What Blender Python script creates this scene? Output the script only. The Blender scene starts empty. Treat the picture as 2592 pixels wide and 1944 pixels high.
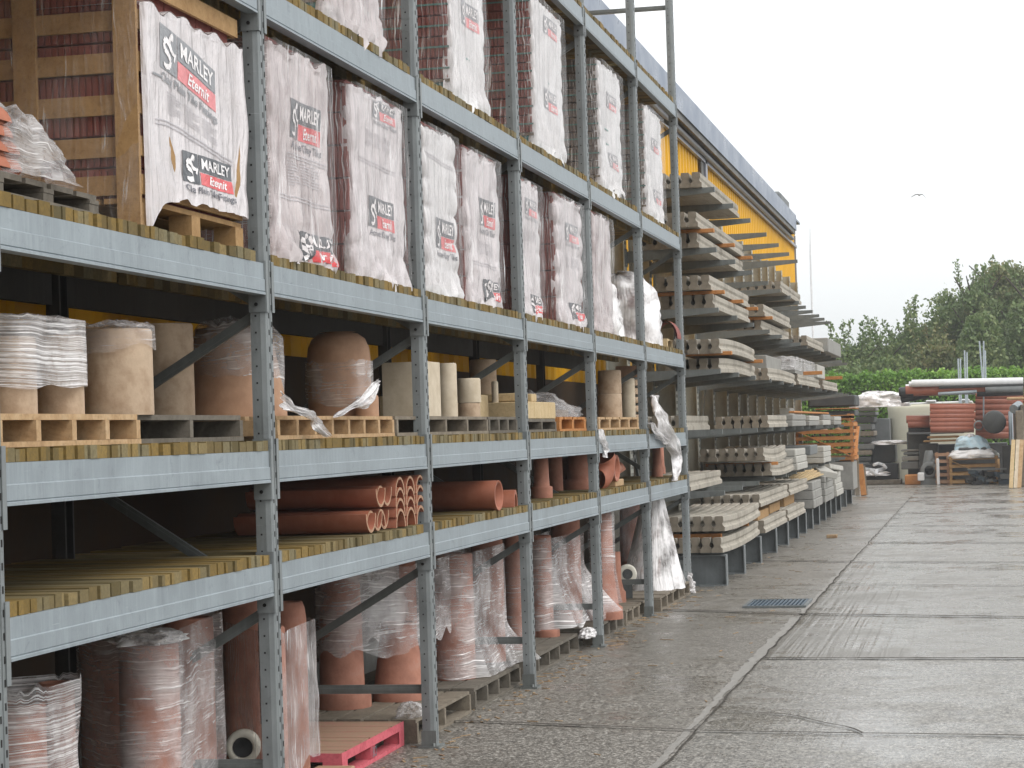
import bpy, math, random
from mathutils import Vector, Matrix, noise
random.seed(7)
SC = bpy.context.scene
COL = SC.collection
R = math.radians

# ---------------- camera ----------------
# world: X runs along the rack away from the camera, +Y is towards the shed, Z up; rack front face is Y=0
CF, CYAW, CPIT, CROLL = 5500.0, 0.2114396, 0.0228081, -0.0309792
CPOS = Vector((-6.4783, -3.0903, 1.7748))
fw = Vector((math.cos(CPIT)*math.cos(CYAW), math.cos(CPIT)*math.sin(CYAW), math.sin(CPIT)))
rt = fw.cross(Vector((0, 0, 1))).normalized()
up = rt.cross(fw)
rt, up = math.cos(CROLL)*rt + math.sin(CROLL)*up, -math.sin(CROLL)*rt + math.cos(CROLL)*up
cam = bpy.data.cameras.new('camera')
cam.sensor_width = 36; cam.lens = CF/2592*36; cam.clip_start = .1; cam.clip_end = 2000
camo = bpy.data.objects.new('camera', cam); COL.objects.link(camo)
M = Matrix((rt, up, -fw)).transposed().to_4x4(); M.translation = CPOS
camo.matrix_world = M
SC.camera = camo

# ---------------- sky and light (overcast) ----------------
W = bpy.data.worlds.new('World'); SC.world = W; W.use_nodes = True
nt = W.node_tree; nt.nodes.clear()
out = nt.nodes.new('ShaderNodeOutputWorld')
b1 = nt.nodes.new('ShaderNodeBackground'); b2 = nt.nodes.new('ShaderNodeBackground'); add = nt.nodes.new('ShaderNodeAddShader')
sky = nt.nodes.new('ShaderNodeTexSky'); sky.sky_type = 'NISHITA'; sky.sun_disc = False
sky.sun_elevation = R(52); sky.sun_rotation = R(200); sky.dust_density = 4
hs = nt.nodes.new('ShaderNodeHueSaturation'); hs.inputs['Saturation'].default_value = .25
nt.links.new(sky.outputs[0], hs.inputs['Color']); nt.links.new(hs.outputs[0], b1.inputs[0]); b1.inputs[1].default_value = .05
tc = nt.nodes.new('ShaderNodeTexCoord'); sx = nt.nodes.new('ShaderNodeSeparateXYZ')
cr = nt.nodes.new('ShaderNodeValToRGB')
nt.links.new(tc.outputs['Generated'], sx.inputs[0]); nt.links.new(sx.outputs[2], cr.inputs[0]); nt.links.new(cr.outputs[0], b2.inputs[0])
e = cr.color_ramp.elements
e[0].position = 0.0; e[0].color = (.64, .67, .68, 1)
e[1].position = .9; e[1].color = (1.0, 1.0, 1.0, 1)
x_ = e.new(.14); x_.color = (.80, .82, .83, 1)
b2.inputs[1].default_value = 1.0
cn = nt.nodes.new('ShaderNodeTexNoise'); cn.inputs['Scale'].default_value = 2.2; cn.inputs['Detail'].default_value = 5
cmp_ = nt.nodes.new('ShaderNodeMapping'); cmp_.inputs['Scale'].default_value = (1,1,2.5); nt.links.new(tc.outputs['Generated'], cmp_.inputs[0]); nt.links.new(cmp_.outputs[0], cn.inputs['Vector'])
cm = nt.nodes.new('ShaderNodeMapRange'); nt.links.new(cn.outputs[0], cm.inputs[0])
for i_, v_ in enumerate((.35,.65,.90,1.04)): cm.inputs[1+i_].default_value = v_
nt.links.new(cm.outputs[0], b2.inputs[1])
nt.links.new(b1.outputs[0], add.inputs[0]); nt.links.new(b2.outputs[0], add.inputs[1]); nt.links.new(add.outputs[0], out.inputs[0])
sun = bpy.data.lights.new('sun', 'SUN'); sun.energy = .9; sun.angle = R(30); sun.color = (1, .97, .93)
suno = bpy.data.objects.new('sun', sun); COL.objects.link(suno)
suno.rotation_euler = (R(42), 0, R(-25))
SC.view_settings.view_transform = 'Standard'; SC.view_settings.look = 'None'
SC.view_settings.exposure = 0.36; SC.view_settings.gamma = 1
SC.cycles.max_bounces = 8; SC.cycles.transparent_max_bounces = 24
SC.cycles.diffuse_bounces = 3; SC.cycles.glossy_bounces = 4
SC.cycles.use_denoising = True

# ---------------- points measured on the site ----------------
CR = dict(A=(0,0,2.676),B=(600,0,2.211),C=(1100,0,1.844),D=(0,600,2.765),E=(650,750,2.552),F=(1250,800,2.183),G=(0,1200,2.23),
          H=(700,1350,2.792),I=(1640,380,3.19),J=(1640,880,2.675),K=(2050,600,2.552),M=(2160,900,4.609),S=(1680,1050,3.687),
          T=(1660,650,4.148),U=(1660,300,4.148),N=(1250,1300,4.1736))
def _ray(k, x, y):
    a = CR[k]; u = a[0]+x/a[2]; v = a[1]+y/a[2]
    return fw + rt*((u-1296)/CF) + up*((972-v)/CF)
def onz(k, x, y, z=0.0):
    d = _ray(k, x, y); return CPOS + d*((z-CPOS.z)/d.z)
def ony(k, x, y, Y):
    d = _ray(k, x, y); return CPOS + d*((Y-CPOS.y)/d.y)
def onx(k, x, y, X):
    d = _ray(k, x, y); return CPOS + d*((X-CPOS.x)/d.x)
def cyl(k, x1, x2, yb, yt, zb=None, Yc=None):
    """centre, radius, bottom and top of an upright round thing"""
    m = (x1+x2)/2
    if Yc is None: P = onz(k, m, yb, zb)
    else: P = ony(k, m, yb, Yc)
    dep = (P-CPOS).dot(fw); r = abs(x2-x1)/2/CR[k][2]*dep/CF
    if Yc is None:
        d = Vector((P.x-CPOS.x, P.y-CPOS.y, 0)).normalized(); P = P + d*r
    z0 = P.z if zb is None else zb
    z1 = onx(k, m, yt, P.x).z
    return P.x, P.y, r, z0, z1

# ---------------- materials ----------------
def mat(name):
    m = bpy.data.materials.new(name); m.use_nodes = True
    n = m.node_tree; n.nodes.clear()
    o = n.nodes.new('ShaderNodeOutputMaterial')
    return m, n, o
def N(n, t, **k):
    x = n.nodes.new('ShaderNode'+t)
    for a, v in k.items(): setattr(x, a, v)
    return x
def prin(n, o, col=(.5,.5,.5), rough=.6, metal=0, spec=.4):
    p = N(n, 'BsdfPrincipled'); p.inputs['Base Color'].default_value = (*col, 1)
    p.inputs['Roughness'].default_value = rough; p.inputs['Metallic'].default_value = metal
    p.inputs['Specular IOR Level'].default_value = spec
    n.links.new(p.outputs[0], o.inputs[0]); return p
def coord(n, scale=(1,1,1), src='Object', rot=(0,0,0)):
    t = N(n, 'TexCoord'); m = N(n, 'Mapping'); m.inputs['Scale'].default_value = scale; m.inputs['Rotation'].default_value = rot
    n.links.new(t.outputs[src], m.inputs[0]); return m.outputs[0]
def tex(n, vec, scale=5, detail=4, rough=.6, dist=0):
    t = N(n, 'TexNoise'); t.inputs['Scale'].default_value = scale; t.inputs['Detail'].default_value = detail
    t.inputs['Roughness'].default_value = rough; t.inputs['Distortion'].default_value = dist
    n.links.new(vec, t.inputs['Vector']); return t.outputs[0]
def ramp(n, f, stops):
    r = N(n, 'ValToRGB'); el = r.color_ramp.elements
    while len(el) < len(stops): el.new(.5)
    for e_, (p, c) in zip(el, stops):
        e_.position = p; e_.color = (*c, 1) if len(c) == 3 else c
    n.links.new(f, r.inputs[0]); return r.outputs[0]
def mixc(n, f, a, b, mode='MIX'):
    m = N(n, 'Mix', data_type='RGBA', blend_type=mode)
    for i, v in ((0, f), (6, a), (7, b)):
        if hasattr(v, 'node'): n.links.new(v, m.inputs[i])
        elif i == 0: m.inputs[0].default_value = v
        else: m.inputs[i].default_value = (*v, 1)
    return m.outputs[2]
def bump(n, p, h, strength=.3, dist=.01):
    b = N(n, 'Bump'); b.inputs['Strength'].default_value = strength; b.inputs['Distance'].default_value = dist
    n.links.new(h, b.inputs['Height']); n.links.new(b.outputs[0], p.inputs['Normal']); return b
def maprange(n, f, a, b, c, d):
    m = N(n, 'MapRange'); n.links.new(f, m.inputs[0])
    for i, v in enumerate((a, b, c, d)): m.inputs[1+i].default_value = v
    return m.outputs[0]
def math_(n, op, a, b=0.0):
    m = N(n, 'Math', operation=op)
    for i, v in enumerate((a, b)):
        if hasattr(v, 'node'): n.links.new(v, m.inputs[i])
        else: m.inputs[i].default_value = v
    return m.outputs[0]

MT = {}
def noisy(key, c1, c2, scale=6, rough=.7, metal=0, sc=(1,1,1), b=.25, bd=.004, spec=.35, bs=None, src='Object', c3=None):
    m, n, o = mat(key); p = prin(n, o, c1, rough, metal, spec)
    v = coord(n, sc, src)
    f = tex(n, v, scale, 6, .65)
    st = [(.3, c1), (.7, c2)]
    if c3: st = [(.25, c1), (.55, c2), (.8, c3)]
    n.links.new(ramp(n, f, st), p.inputs['Base Color'])
    f2 = tex(n, v, bs or scale*6, 4, .6)
    bump(n, p, f2, b, bd)
    n.links.new(maprange(n, f, .3, .7, max(.05, rough-.12), min(1, rough+.12)), p.inputs['Roughness'])
    MT[key] = m; return m

def galv(key, lo, hi, rough=.5, metal=.25):
    m, n, o = mat(key); p = prin(n, o, lo, rough, metal, .5)
    g = N(n, 'NewGeometry')
    def mp(sc):
        q = N(n, 'Mapping'); q.inputs['Scale'].default_value = sc; n.links.new(g.outputs['Position'], q.inputs[0]); return q.outputs[0]
    a = tex(n, mp((1,1,1)), 3.5, 6, .65, .6)
    st = tex(n, mp((14,14,1.1)), 2.0, 5, .7)          # run marks down the faces
    sp = tex(n, mp((1,1,1)), 40, 3, .7)
    c = ramp(n, a, [(.3, lo), (.72, hi)])
    c = mixc(n, maprange(n, st, .5, .85, 0, .6), c, tuple(min(1, h*1.25) for h in hi))
    c = mixc(n, maprange(n, st, .42, .2, 0, .5), c, tuple(l*.62 for l in lo))
    c = mixc(n, maprange(n, sp, .62, .8, 0, .35), c, tuple(l*.5 for l in lo))
    bl = tex(n, mp((1,1,1)), 9, 5, .75, 1.0)
    c = mixc(n, maprange(n, bl, .58, .72, 0, .45), c, tuple(l*.55 for l in lo))
    ru = tex(n, mp((1,1,1)), 17, 6, .8, .5)
    c = mixc(n, maprange(n, ru, .70, .78, 0, .7), c, (.16,.075,.03))
    sc_ = tex(n, mp((3,3,60)), 2, 4, .6, .3)
    c = mixc(n, maprange(n, sc_, .68, .74, 0, .5), c, tuple(min(1, h*1.6) for h in hi))
    n.links.new(c, p.inputs['Base Color'])
    n.links.new(maprange(n, a, .3, .7, rough-.14, rough+.12), p.inputs['Roughness'])
    bump(n, p, sp, .08, .002); MT[key] = m
galv('galv', (.215,.25,.272), (.325,.37,.395))
galv('galv_post', (.16,.175,.178), (.25,.272,.275), .5, .25)
galv('galv_dull', (.115,.125,.12), (.18,.195,.19), .55, .2)
galv('galv_leg', (.12,.135,.14), (.20,.22,.225), .5, .2)
galv('galv_col', (.27,.27,.235), (.40,.40,.35), .6, .05)
galv('galv_rear_shade', (.035,.034,.032), (.07,.068,.065), .7, .1)  # rear steel near black: shade inside the rack put into the colour
noisy('hole', (.012,.012,.012), (.02,.02,.02), rough=.9)
noisy('bolt', (.45,.46,.46), (.6,.6,.6), 30, .35, .6)

def slat_mat():
    m, n, o = mat('slat'); p = prin(n, o, (.2,.16,.06), .8, 0, .25)
    g = N(n, 'NewGeometry'); s = N(n, 'SeparateXYZ'); n.links.new(g.outputs['Position'], s.inputs[0])
    k = math_(n, 'FLOOR', math_(n, 'DIVIDE', math_(n, 'ADD', s.outputs[0], 50.0), .1037))
    zz = math_(n, 'MULTIPLY', math_(n, 'FLOOR', math_(n, 'MULTIPLY', s.outputs[2], 2.0)), 17.0)
    wn = N(n, 'TexWhiteNoise', noise_dimensions='1D'); n.links.new(math_(n, 'ADD', k, zz), wn.inputs[1])
    c = ramp(n, wn.outputs[0], [(0, (.11,.085,.035)), (.3, (.20,.13,.035)), (.55, (.29,.19,.055)), (.75, (.22,.19,.11)), (1, (.15,.10,.03))])
    q = N(n, 'Mapping'); q.inputs['Scale'].default_value = (20, 1.2, 20); n.links.new(g.outputs['Position'], q.inputs[0])
    gr = tex(n, q.outputs[0], 3, 5, .65, .4)
    c = mixc(n, maprange(n, gr, .35, .7, 0, .55), c, (.07,.06,.03))
    n.links.new(c, p.inputs['Base Color']); bump(n, p, gr, .4, .004); MT['slat'] = m
slat_mat()
def wood(key, a, b, c=None, rough=.8, sc=(2,2,2)):
    m, n, o = mat(key); p = prin(n, o, a, rough, 0, .25)
    t = N(n, 'TexCoord'); g = N(n, 'ObjectInfo')
    ad = N(n, 'VectorMath', operation='ADD'); n.links.new(t.outputs['Object'], ad.inputs[0]); n.links.new(g.outputs['Random'], ad.inputs[1])
    mp = N(n, 'Mapping'); mp.inputs['Scale'].default_value = sc; n.links.new(ad.outputs[0], mp.inputs[0])
    f = tex(n, mp.outputs[0], 4, 7, .7, .8)
    f2 = tex(n, mp.outputs[0], 28, 4, .6)
    st = [(.3, a), (.7, b)] if not c else [(.25, a), (.5, b), (.75, c)]
    cc = ramp(n, f, st); cc = mixc(n, maprange(n, f2, .5, .8, 0, .5), cc, tuple(x*.5 for x in a))
    n.links.new(cc, p.inputs['Base Color']); bump(n, p, f2, .35, .004); MT[key] = m
wood('pallet_new', (.30,.18,.09), (.46,.31,.17), (.54,.40,.25))
wood('pallet_old', (.15,.125,.095), (.26,.225,.175))
wood('pallet_grey', (.10,.088,.07), (.19,.17,.14))
wood('crate_wood', (.30,.175,.075), (.44,.28,.13))
wood('orange_wood', (.38,.15,.045), (.52,.25,.09))
wood('red_wood', (.50,.075,.10), (.62,.14,.17), (.40,.06,.08))
wood('red_board', (.46,.13,.13), (.34,.25,.16), (.55,.15,.17), sc=(9,1.5,2))
wood('pale_wood', (.46,.34,.18), (.60,.47,.28))
noisy('terracotta', (.25,.105,.07), (.38,.175,.12), 9, .8, b=.3, c3=(.40,.24,.19))
noisy('terracotta_pipe', (.27,.085,.045), (.38,.145,.09), 7, .6, b=.1)
noisy('clay_buff', (.27,.175,.105), (.47,.355,.25), 9, .8, b=.35, c3=(.38,.29,.205))
noisy('clay_pale', (.46,.38,.27), (.62,.54,.42), 10, .75, b=.2)
noisy('clay_orange', (.31,.175,.105), (.46,.29,.19), 9, .75, b=.15)
noisy('tile_red', (.19,.055,.045), (.28,.09,.075), 9, .75, sc=(1,1,1), b=.3)
noisy('tile_brown', (.15,.125,.11), (.22,.19,.165), 9, .8, b=.3)
noisy('tile_orange', (.33,.11,.06), (.45,.17,.10), 9, .7, b=.3)
noisy('strap', (.10,.22,.20), (.13,.27,.24), 8, .5)
noisy('teal_paint', (.05,.19,.20), (.10,.26,.25), 12, .7)
noisy('concrete', (.20,.18,.145), (.39,.36,.305), 3.0, .9, b=.45, bd=.006, c3=(.30,.28,.235), bs=60, src='Object')
noisy('concrete_end', (.18,.155,.12), (.29,.255,.205), 14, .95, b=.6, bd=.008, bs=70)
noisy('block_grey', (.22,.215,.20), (.33,.325,.30), 6, .9, b=.3, bs=60)
noisy('block_pale', (.36,.35,.315), (.48,.47,.43), 6, .9, b=.3, bs=60)
noisy('dark_grey', (.05,.055,.055), (.09,.095,.095), 4, .6)
noisy('mid_grey', (.13,.14,.14), (.19,.20,.20), 4, .6)
noisy('black_plastic', (.018,.02,.022), (.035,.037,.04), 5, .4)
noisy('white_plastic', (.62,.63,.64), (.74,.75,.76), 5, .4)
noisy('cream_tank', (.58,.56,.44), (.68,.66,.54), 1.2, .5, b=.1)
noisy('brown_pipe', (.27,.085,.05), (.36,.125,.075), 6, .4)
noisy('fan_white', (.55,.53,.45), (.68,.66,.58), 5, .5)
noisy('blue_bag', (.35,.55,.66), (.62,.74,.80), 4, .35, b=.5, bd=.02)
noisy('red_spot', (.42,.12,.10), (.5,.18,.15), 20, .9)
noisy('fascia', (.13,.165,.23), (.17,.21,.285), 1.5, .35, b=.05)
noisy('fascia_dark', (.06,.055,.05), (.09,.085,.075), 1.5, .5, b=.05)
noisy('gutter', (.20,.21,.24), (.28,.29,.33), 2, .4)
noisy('iron_blue', (.055,.085,.115), (.12,.17,.22), 14, .4, .2)
noisy('litter', (.25,.15,.08), (.4,.3,.18), 14, .8)
noisy('bird_grey', (.45,.46,.47), (.6,.6,.6), 8, .7)

def cladding():
    m, n, o = mat('cladding'); p = prin(n, o, (.72,.42,.01), .5, 0, .22)
    g = N(n, 'NewGeometry'); q = N(n, 'Mapping'); q.inputs['Scale'].default_value = (.5,.5,.15); n.links.new(g.outputs['Position'], q.inputs[0])
    f = tex(n, q.outputs[0], 2, 5, .6)
    n.links.new(ramp(n, f, [(.3, (.66,.34,.004)), (.7, (.76,.41,.008))]), p.inputs['Base Color']); MT['cladding'] = m
cladding()

def film(key, base=.13, streak=.72, sc=(1.3, 58, 1), tint=(.87,.85,.85), rot=.16, lo=.575, hi=.67, rough=.2, bstr=.45, warp=.11, metal=.0):
    """clear stretch film: mostly see-through, sky glints on creases painted as pale streaks"""
    m, n, o = mat(key)
    t = N(n, 'TexCoord')
    wv = N(n, 'TexNoise'); wv.inputs['Scale'].default_value = 1.9; wv.inputs['Detail'].default_value = 3; n.links.new(t.outputs['UV'], wv.inputs['Vector'])
    sb = N(n, 'VectorMath', operation='SUBTRACT'); n.links.new(wv.outputs['Color'], sb.inputs[0]); sb.inputs[1].default_value = (.5,.5,.5)
    scv = N(n, 'VectorMath', operation='SCALE'); n.links.new(sb.outputs[0], scv.inputs[0]); scv.inputs['Scale'].default_value = warp
    ad = N(n, 'VectorMath', operation='ADD'); n.links.new(t.outputs['UV'], ad.inputs[0]); n.links.new(scv.outputs[0], ad.inputs[1])
    def lay(sc_, r_, lo_, hi_):
        mp = N(n, 'Mapping'); mp.inputs['Scale'].default_value = sc_; mp.inputs['Rotation'].default_value = (0,0,r_); n.links.new(ad.outputs[0], mp.inputs[0])
        x = tex(n, mp.outputs[0], 1.6, 4, .55, .15); return x, maprange(n, x, lo_, hi_, 0, 1)
    s1, a1 = lay(sc, rot, lo, hi)
    s2, a2 = lay((sc[0]*2.2, sc[1]*.8, 1), rot+.55, lo+.04, hi+.04)
    big = tex(n, t.outputs['UV'], 3.4, 4, .6)
    s = math_(n, 'MULTIPLY', a1, maprange(n, big, .38, .62, .08, 1.0))
    s = math_(n, 'MAXIMUM', s, math_(n, 'MULTIPLY', a2, maprange(n, big, .62, .42, 0, .9)))
    lw = N(n, 'LayerWeight'); lw.inputs[0].default_value = .3
    f = math_(n, 'ADD', math_(n, 'MULTIPLY', s, streak), math_(n, 'MULTIPLY', maprange(n, big, .35, .65, .2, 2.0), base))  # whiter, denser streaks stand in for sky highlights on the creases
    f = math_(n, 'ADD', f, math_(n, 'MULTIPLY', lw.outputs['Facing'], .14)); f.node.use_clamp = True
    p = N(n, 'BsdfPrincipled'); p.inputs['Base Color'].default_value = (*tint, 1); p.inputs['Roughness'].default_value = rough
    p.inputs['Specular IOR Level'].default_value = 1.0; p.inputs['Metallic'].default_value = metal
    bump(n, p, math_(n, 'ADD', s1, s2), bstr, .035)
    tr = N(n, 'BsdfTransparent'); tr.inputs[0].default_value = (.97,.96,.96,1)
    mx = N(n, 'MixShader'); n.links.new(f, mx.inputs[0]); n.links.new(tr.outputs[0], mx.inputs[1]); n.links.new(p.outputs[0], mx.inputs[2])
    n.links.new(mx.outputs[0], o.inputs[0]); MT[key] = m
film('film')
film('film_thick', base=.24, streak=.75, sc=(1.6,50,1), rot=-.3, lo=.565, hi=.66, warp=.15)
film('film_dense', base=.24, streak=.95, sc=(.45,95,1), rot=.05, lo=.49, hi=.60, warp=.06)
film('film_sheen', base=.03, streak=.75, sc=(30,1.1,1), rot=.35, lo=.57, hi=.65)
film('film_down', base=.18, streak=.9, sc=(44,1.2,1), rot=.5)
film('film_faint', base=.05, streak=.55, sc=(18,1.8,1), rot=.5, lo=.58, hi=.70)
film('film_white', base=.66, streak=.35, sc=(14,2.0,1), rot=.4, rough=.3, tint=(.86,.84,.84), metal=0, lo=.5, hi=.6)
def bagmat(key, tint, a0=.82, a1=.98, rot=.3):
    m, n, o = mat(key); t = N(n, 'TexCoord')
    mp = N(n, 'Mapping'); mp.inputs['Scale'].default_value = (9, 1.3, 1); mp.inputs['Rotation'].default_value = (0,0,rot); n.links.new(t.outputs['UV'], mp.inputs[0])
    s1 = tex(n, mp.outputs[0], 1.2, 4, .55, .5)
    big = tex(n, t.outputs['UV'], 3.0, 4, .55)
    s2 = tex(n, t.outputs['UV'], 22, 4, .6, 1.2)
    p = N(n, 'BsdfPrincipled'); p.inputs['Roughness'].default_value = .13; p.inputs['Specular IOR Level'].default_value = 1.0
    n.links.new(ramp(n, big, [(.35, tuple(x*.9 for x in tint)), (.65, tint)]), p.inputs['Base Color'])
    h = math_(n, 'ADD', math_(n, 'MULTIPLY', s1, .8), math_(n, 'MULTIPLY', s2, .10))
    bump(n, p, h, 1.0, .045)
    p.inputs['Subsurface Weight'].default_value = 0
    tl = N(n, 'BsdfTranslucent'); tl.inputs[0].default_value = (*tint, 1)
    ms = N(n, 'MixShader'); ms.inputs[0].default_value = .12; n.links.new(p.outputs[0], ms.inputs[1]); n.links.new(tl.outputs[0], ms.inputs[2])
    tr = N(n, 'BsdfTransparent')
    f = maprange(n, math_(n, 'ADD', math_(n, 'MULTIPLY', big, .6), math_(n, 'MULTIPLY', s1, .4)), .38, .56, a0, a1)
    mx = N(n, 'MixShader'); n.links.new(f, mx.inputs[0]); n.links.new(tr.outputs[0], mx.inputs[1]); n.links.new(ms.outputs[0], mx.inputs[2])
    n.links.new(mx.outputs[0], o.inputs[0]); MT[key] = m
bagmat('bag', (.84,.79,.80))
bagmat('bag_thin', (.80,.73,.73), .62, .95, .45)
bagmat('bag_white', (.86,.85,.85), .9, 1.0, .1)
def flat(key, c, rough=.35):
    m, n, o = mat(key); p = prin(n, o, c, rough, 0, .5)
    t = N(n, 'TexCoord'); f = tex(n, t.outputs['Object'], 14, 4, .6, .8); bump(n, p, f, .5, .02)
    n.links.new(ramp(n, f, [(.35, c), (.8, tuple(min(1, x*1.25+.03) for x in c))]), p.inputs['Base Color']); MT[key] = m
flat('print_black', (.07,.075,.085)); flat('print_grey', (.22,.225,.24)); flat('print_red', (.62,.07,.075)); flat('print_pink', (.66,.20,.21))
flat('print_white', (.78,.75,.75)); flat('print_text', (.11,.11,.13)); flat('print_faint', (.42,.40,.42))

def ground_mat():
    m, n, o = mat('yard_concrete'); p = prin(n, o, (.2,.19,.17), .4, 0, .5)
    g = N(n, 'NewGeometry'); s = N(n, 'SeparateXYZ'); n.links.new(g.outputs['Position'], s.inputs[0]); P = g.outputs['Position']
    right = maprange(n, s.outputs[1], -1.40, -1.46, 0, 1)
    # slab number along the yard (joints run slightly askew)
    ks = math_(n, 'FLOOR', math_(n, 'DIVIDE', math_(n, 'SUBTRACT', math_(n, 'SUBTRACT', s.outputs[0], math_(n, 'MULTIPLY', s.outputs[1], .35)), 2.65), 3.9))
    wn = N(n, 'TexWhiteNoise', noise_dimensions='1D'); n.links.new(math_(n, 'ADD', ks, math_(n, 'MULTIPLY', right, 7.0)), wn.inputs[1])
    agg = tex(n, P, 55, 2, .8); agg2 = tex(n, P, 19, 4, .8); big = tex(n, P, .55, 6, .62, .5); mid = tex(n, P, 3.2, 5, .65, .4)
    c = mixc(n, right, (.175,.155,.128), (.25,.24,.215))
    c = mixc(n, maprange(n, wn.outputs[0], 0, 1, 0, .55), c, (.17,.16,.14))
    c = mixc(n, maprange(n, big, .35, .7, 0, .55), c, (.085,.074,.060))
    c = mixc(n, maprange(n, mid, .45, .75, 0, .3), c, (.26,.25,.225))
    fine = math_(n, 'ADD', math_(n, 'MULTIPLY', agg, .55), math_(n, 'MULTIPLY', agg2, .45))
    near = math_(n, 'MAXIMUM', maprange(n, s.outputs[0], 9.9, 10.15, 1, .30), maprange(n, right, 0, 1, .62, 0))
    c = mixc(n, math_(n, 'MULTIPLY', maprange(n, fine, .515, .575, 0, .95), near), c, (.43,.41,.37))
    c = mixc(n, math_(n, 'MULTIPLY', maprange(n, fine, .485, .43, 0, .9), near), c, (.03,.027,.022))
    st_ = tex(n, P, 1.3, 5, .7, 1.2)
    c = mixc(n, maprange(n, st_, .56, .70, 0, .5), c, (.07,.062,.05))
    n.links.new(c, p.inputs['Base Color'])
    # tamped ridges along the yard on the right-hand slabs
    q = N(n, 'Mapping'); q.inputs['Scale'].default_value = (.35, 17, 1); n.links.new(P, q.inputs[0])
    rid = tex(n, q.outputs[0], 1.0, 3, .55, .35)
    q2 = N(n, 'Mapping'); q2.inputs['Scale'].default_value = (9, .5, 1); n.links.new(P, q2.inputs[0])
    rid2 = tex(n, q2.outputs[0], 1.0, 3, .55, .35)
    h = math_(n, 'ADD', math_(n, 'MULTIPLY', fine, .5), math_(n, 'MULTIPLY', math_(n, 'MULTIPLY', rid, right), maprange(n, s.outputs[0], 9.9, 10.2, .5, 2.6)))
    h = math_(n, 'ADD', h, math_(n, 'MULTIPLY', rid2, .5))
    bump(n, p, h, .42, .012)
    wet = math_(n, 'ADD', math_(n, 'MULTIPLY', big, .6), math_(n, 'MULTIPLY', mid, .4))
    rr = maprange(n, wet, .40, .57, .16, .56)
    rr = math_(n, 'SUBTRACT', rr, math_(n, 'MULTIPLY', right, .13))
    n.links.new(rr, p.inputs['Roughness']); MT['ground'] = m
ground_mat()
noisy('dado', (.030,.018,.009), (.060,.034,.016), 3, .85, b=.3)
noisy('joint', (.035,.031,.026), (.08,.072,.06), 20, .9)
noisy('kerb_pale', (.22,.21,.19), (.38,.365,.34), 22, .5, b=.9, bd=.01)
noisy('bark', (.06,.05,.04), (.10,.085,.065), 8, .95)
def leafmat(key, cols):
    m, n, o = mat(key)
    g = N(n, 'NewGeometry'); t = tex(n, g.outputs['Position'], .7, 4, .65)
    wn = N(n, 'TexWhiteNoise', noise_dimensions='1D'); n.links.new(g.outputs['Random Per Island'], wn.inputs[1])
    f = math_(n, 'ADD', math_(n, 'MULTIPLY', t, .7), math_(n, 'MULTIPLY', wn.outputs[0], .3))
    c = ramp(n, f, [(.25, cols[0]), (.5, cols[1]), (.72, cols[2])])
    p = N(n, 'BsdfPrincipled'); p.inputs['Roughness'].default_value = .5; n.links.new(c, p.inputs['Base Color'])
    tl = N(n, 'BsdfTranslucent'); n.links.new(c, tl.inputs[0])
    ms = N(n, 'MixShader'); ms.inputs[0].default_value = .3; n.links.new(p.outputs[0], ms.inputs[1]); n.links.new(tl.outputs[0], ms.inputs[2])
    n.links.new(ms.outputs[0], o.inputs[0]); MT[key] = m
leafmat('leaf_dark', ((.085,.15,.045), (.15,.22,.075), (.25,.29,.12)))
leafmat('leaf_pale', ((.09,.13,.085), (.12,.165,.11), (.15,.19,.13)))
leafmat('leaf_hedge', ((.07,.16,.02), (.15,.31,.04), (.28,.46,.08)))
leafmat('leaf_brown', ((.10,.155,.05), (.18,.215,.08), (.29,.25,.11)))
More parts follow.
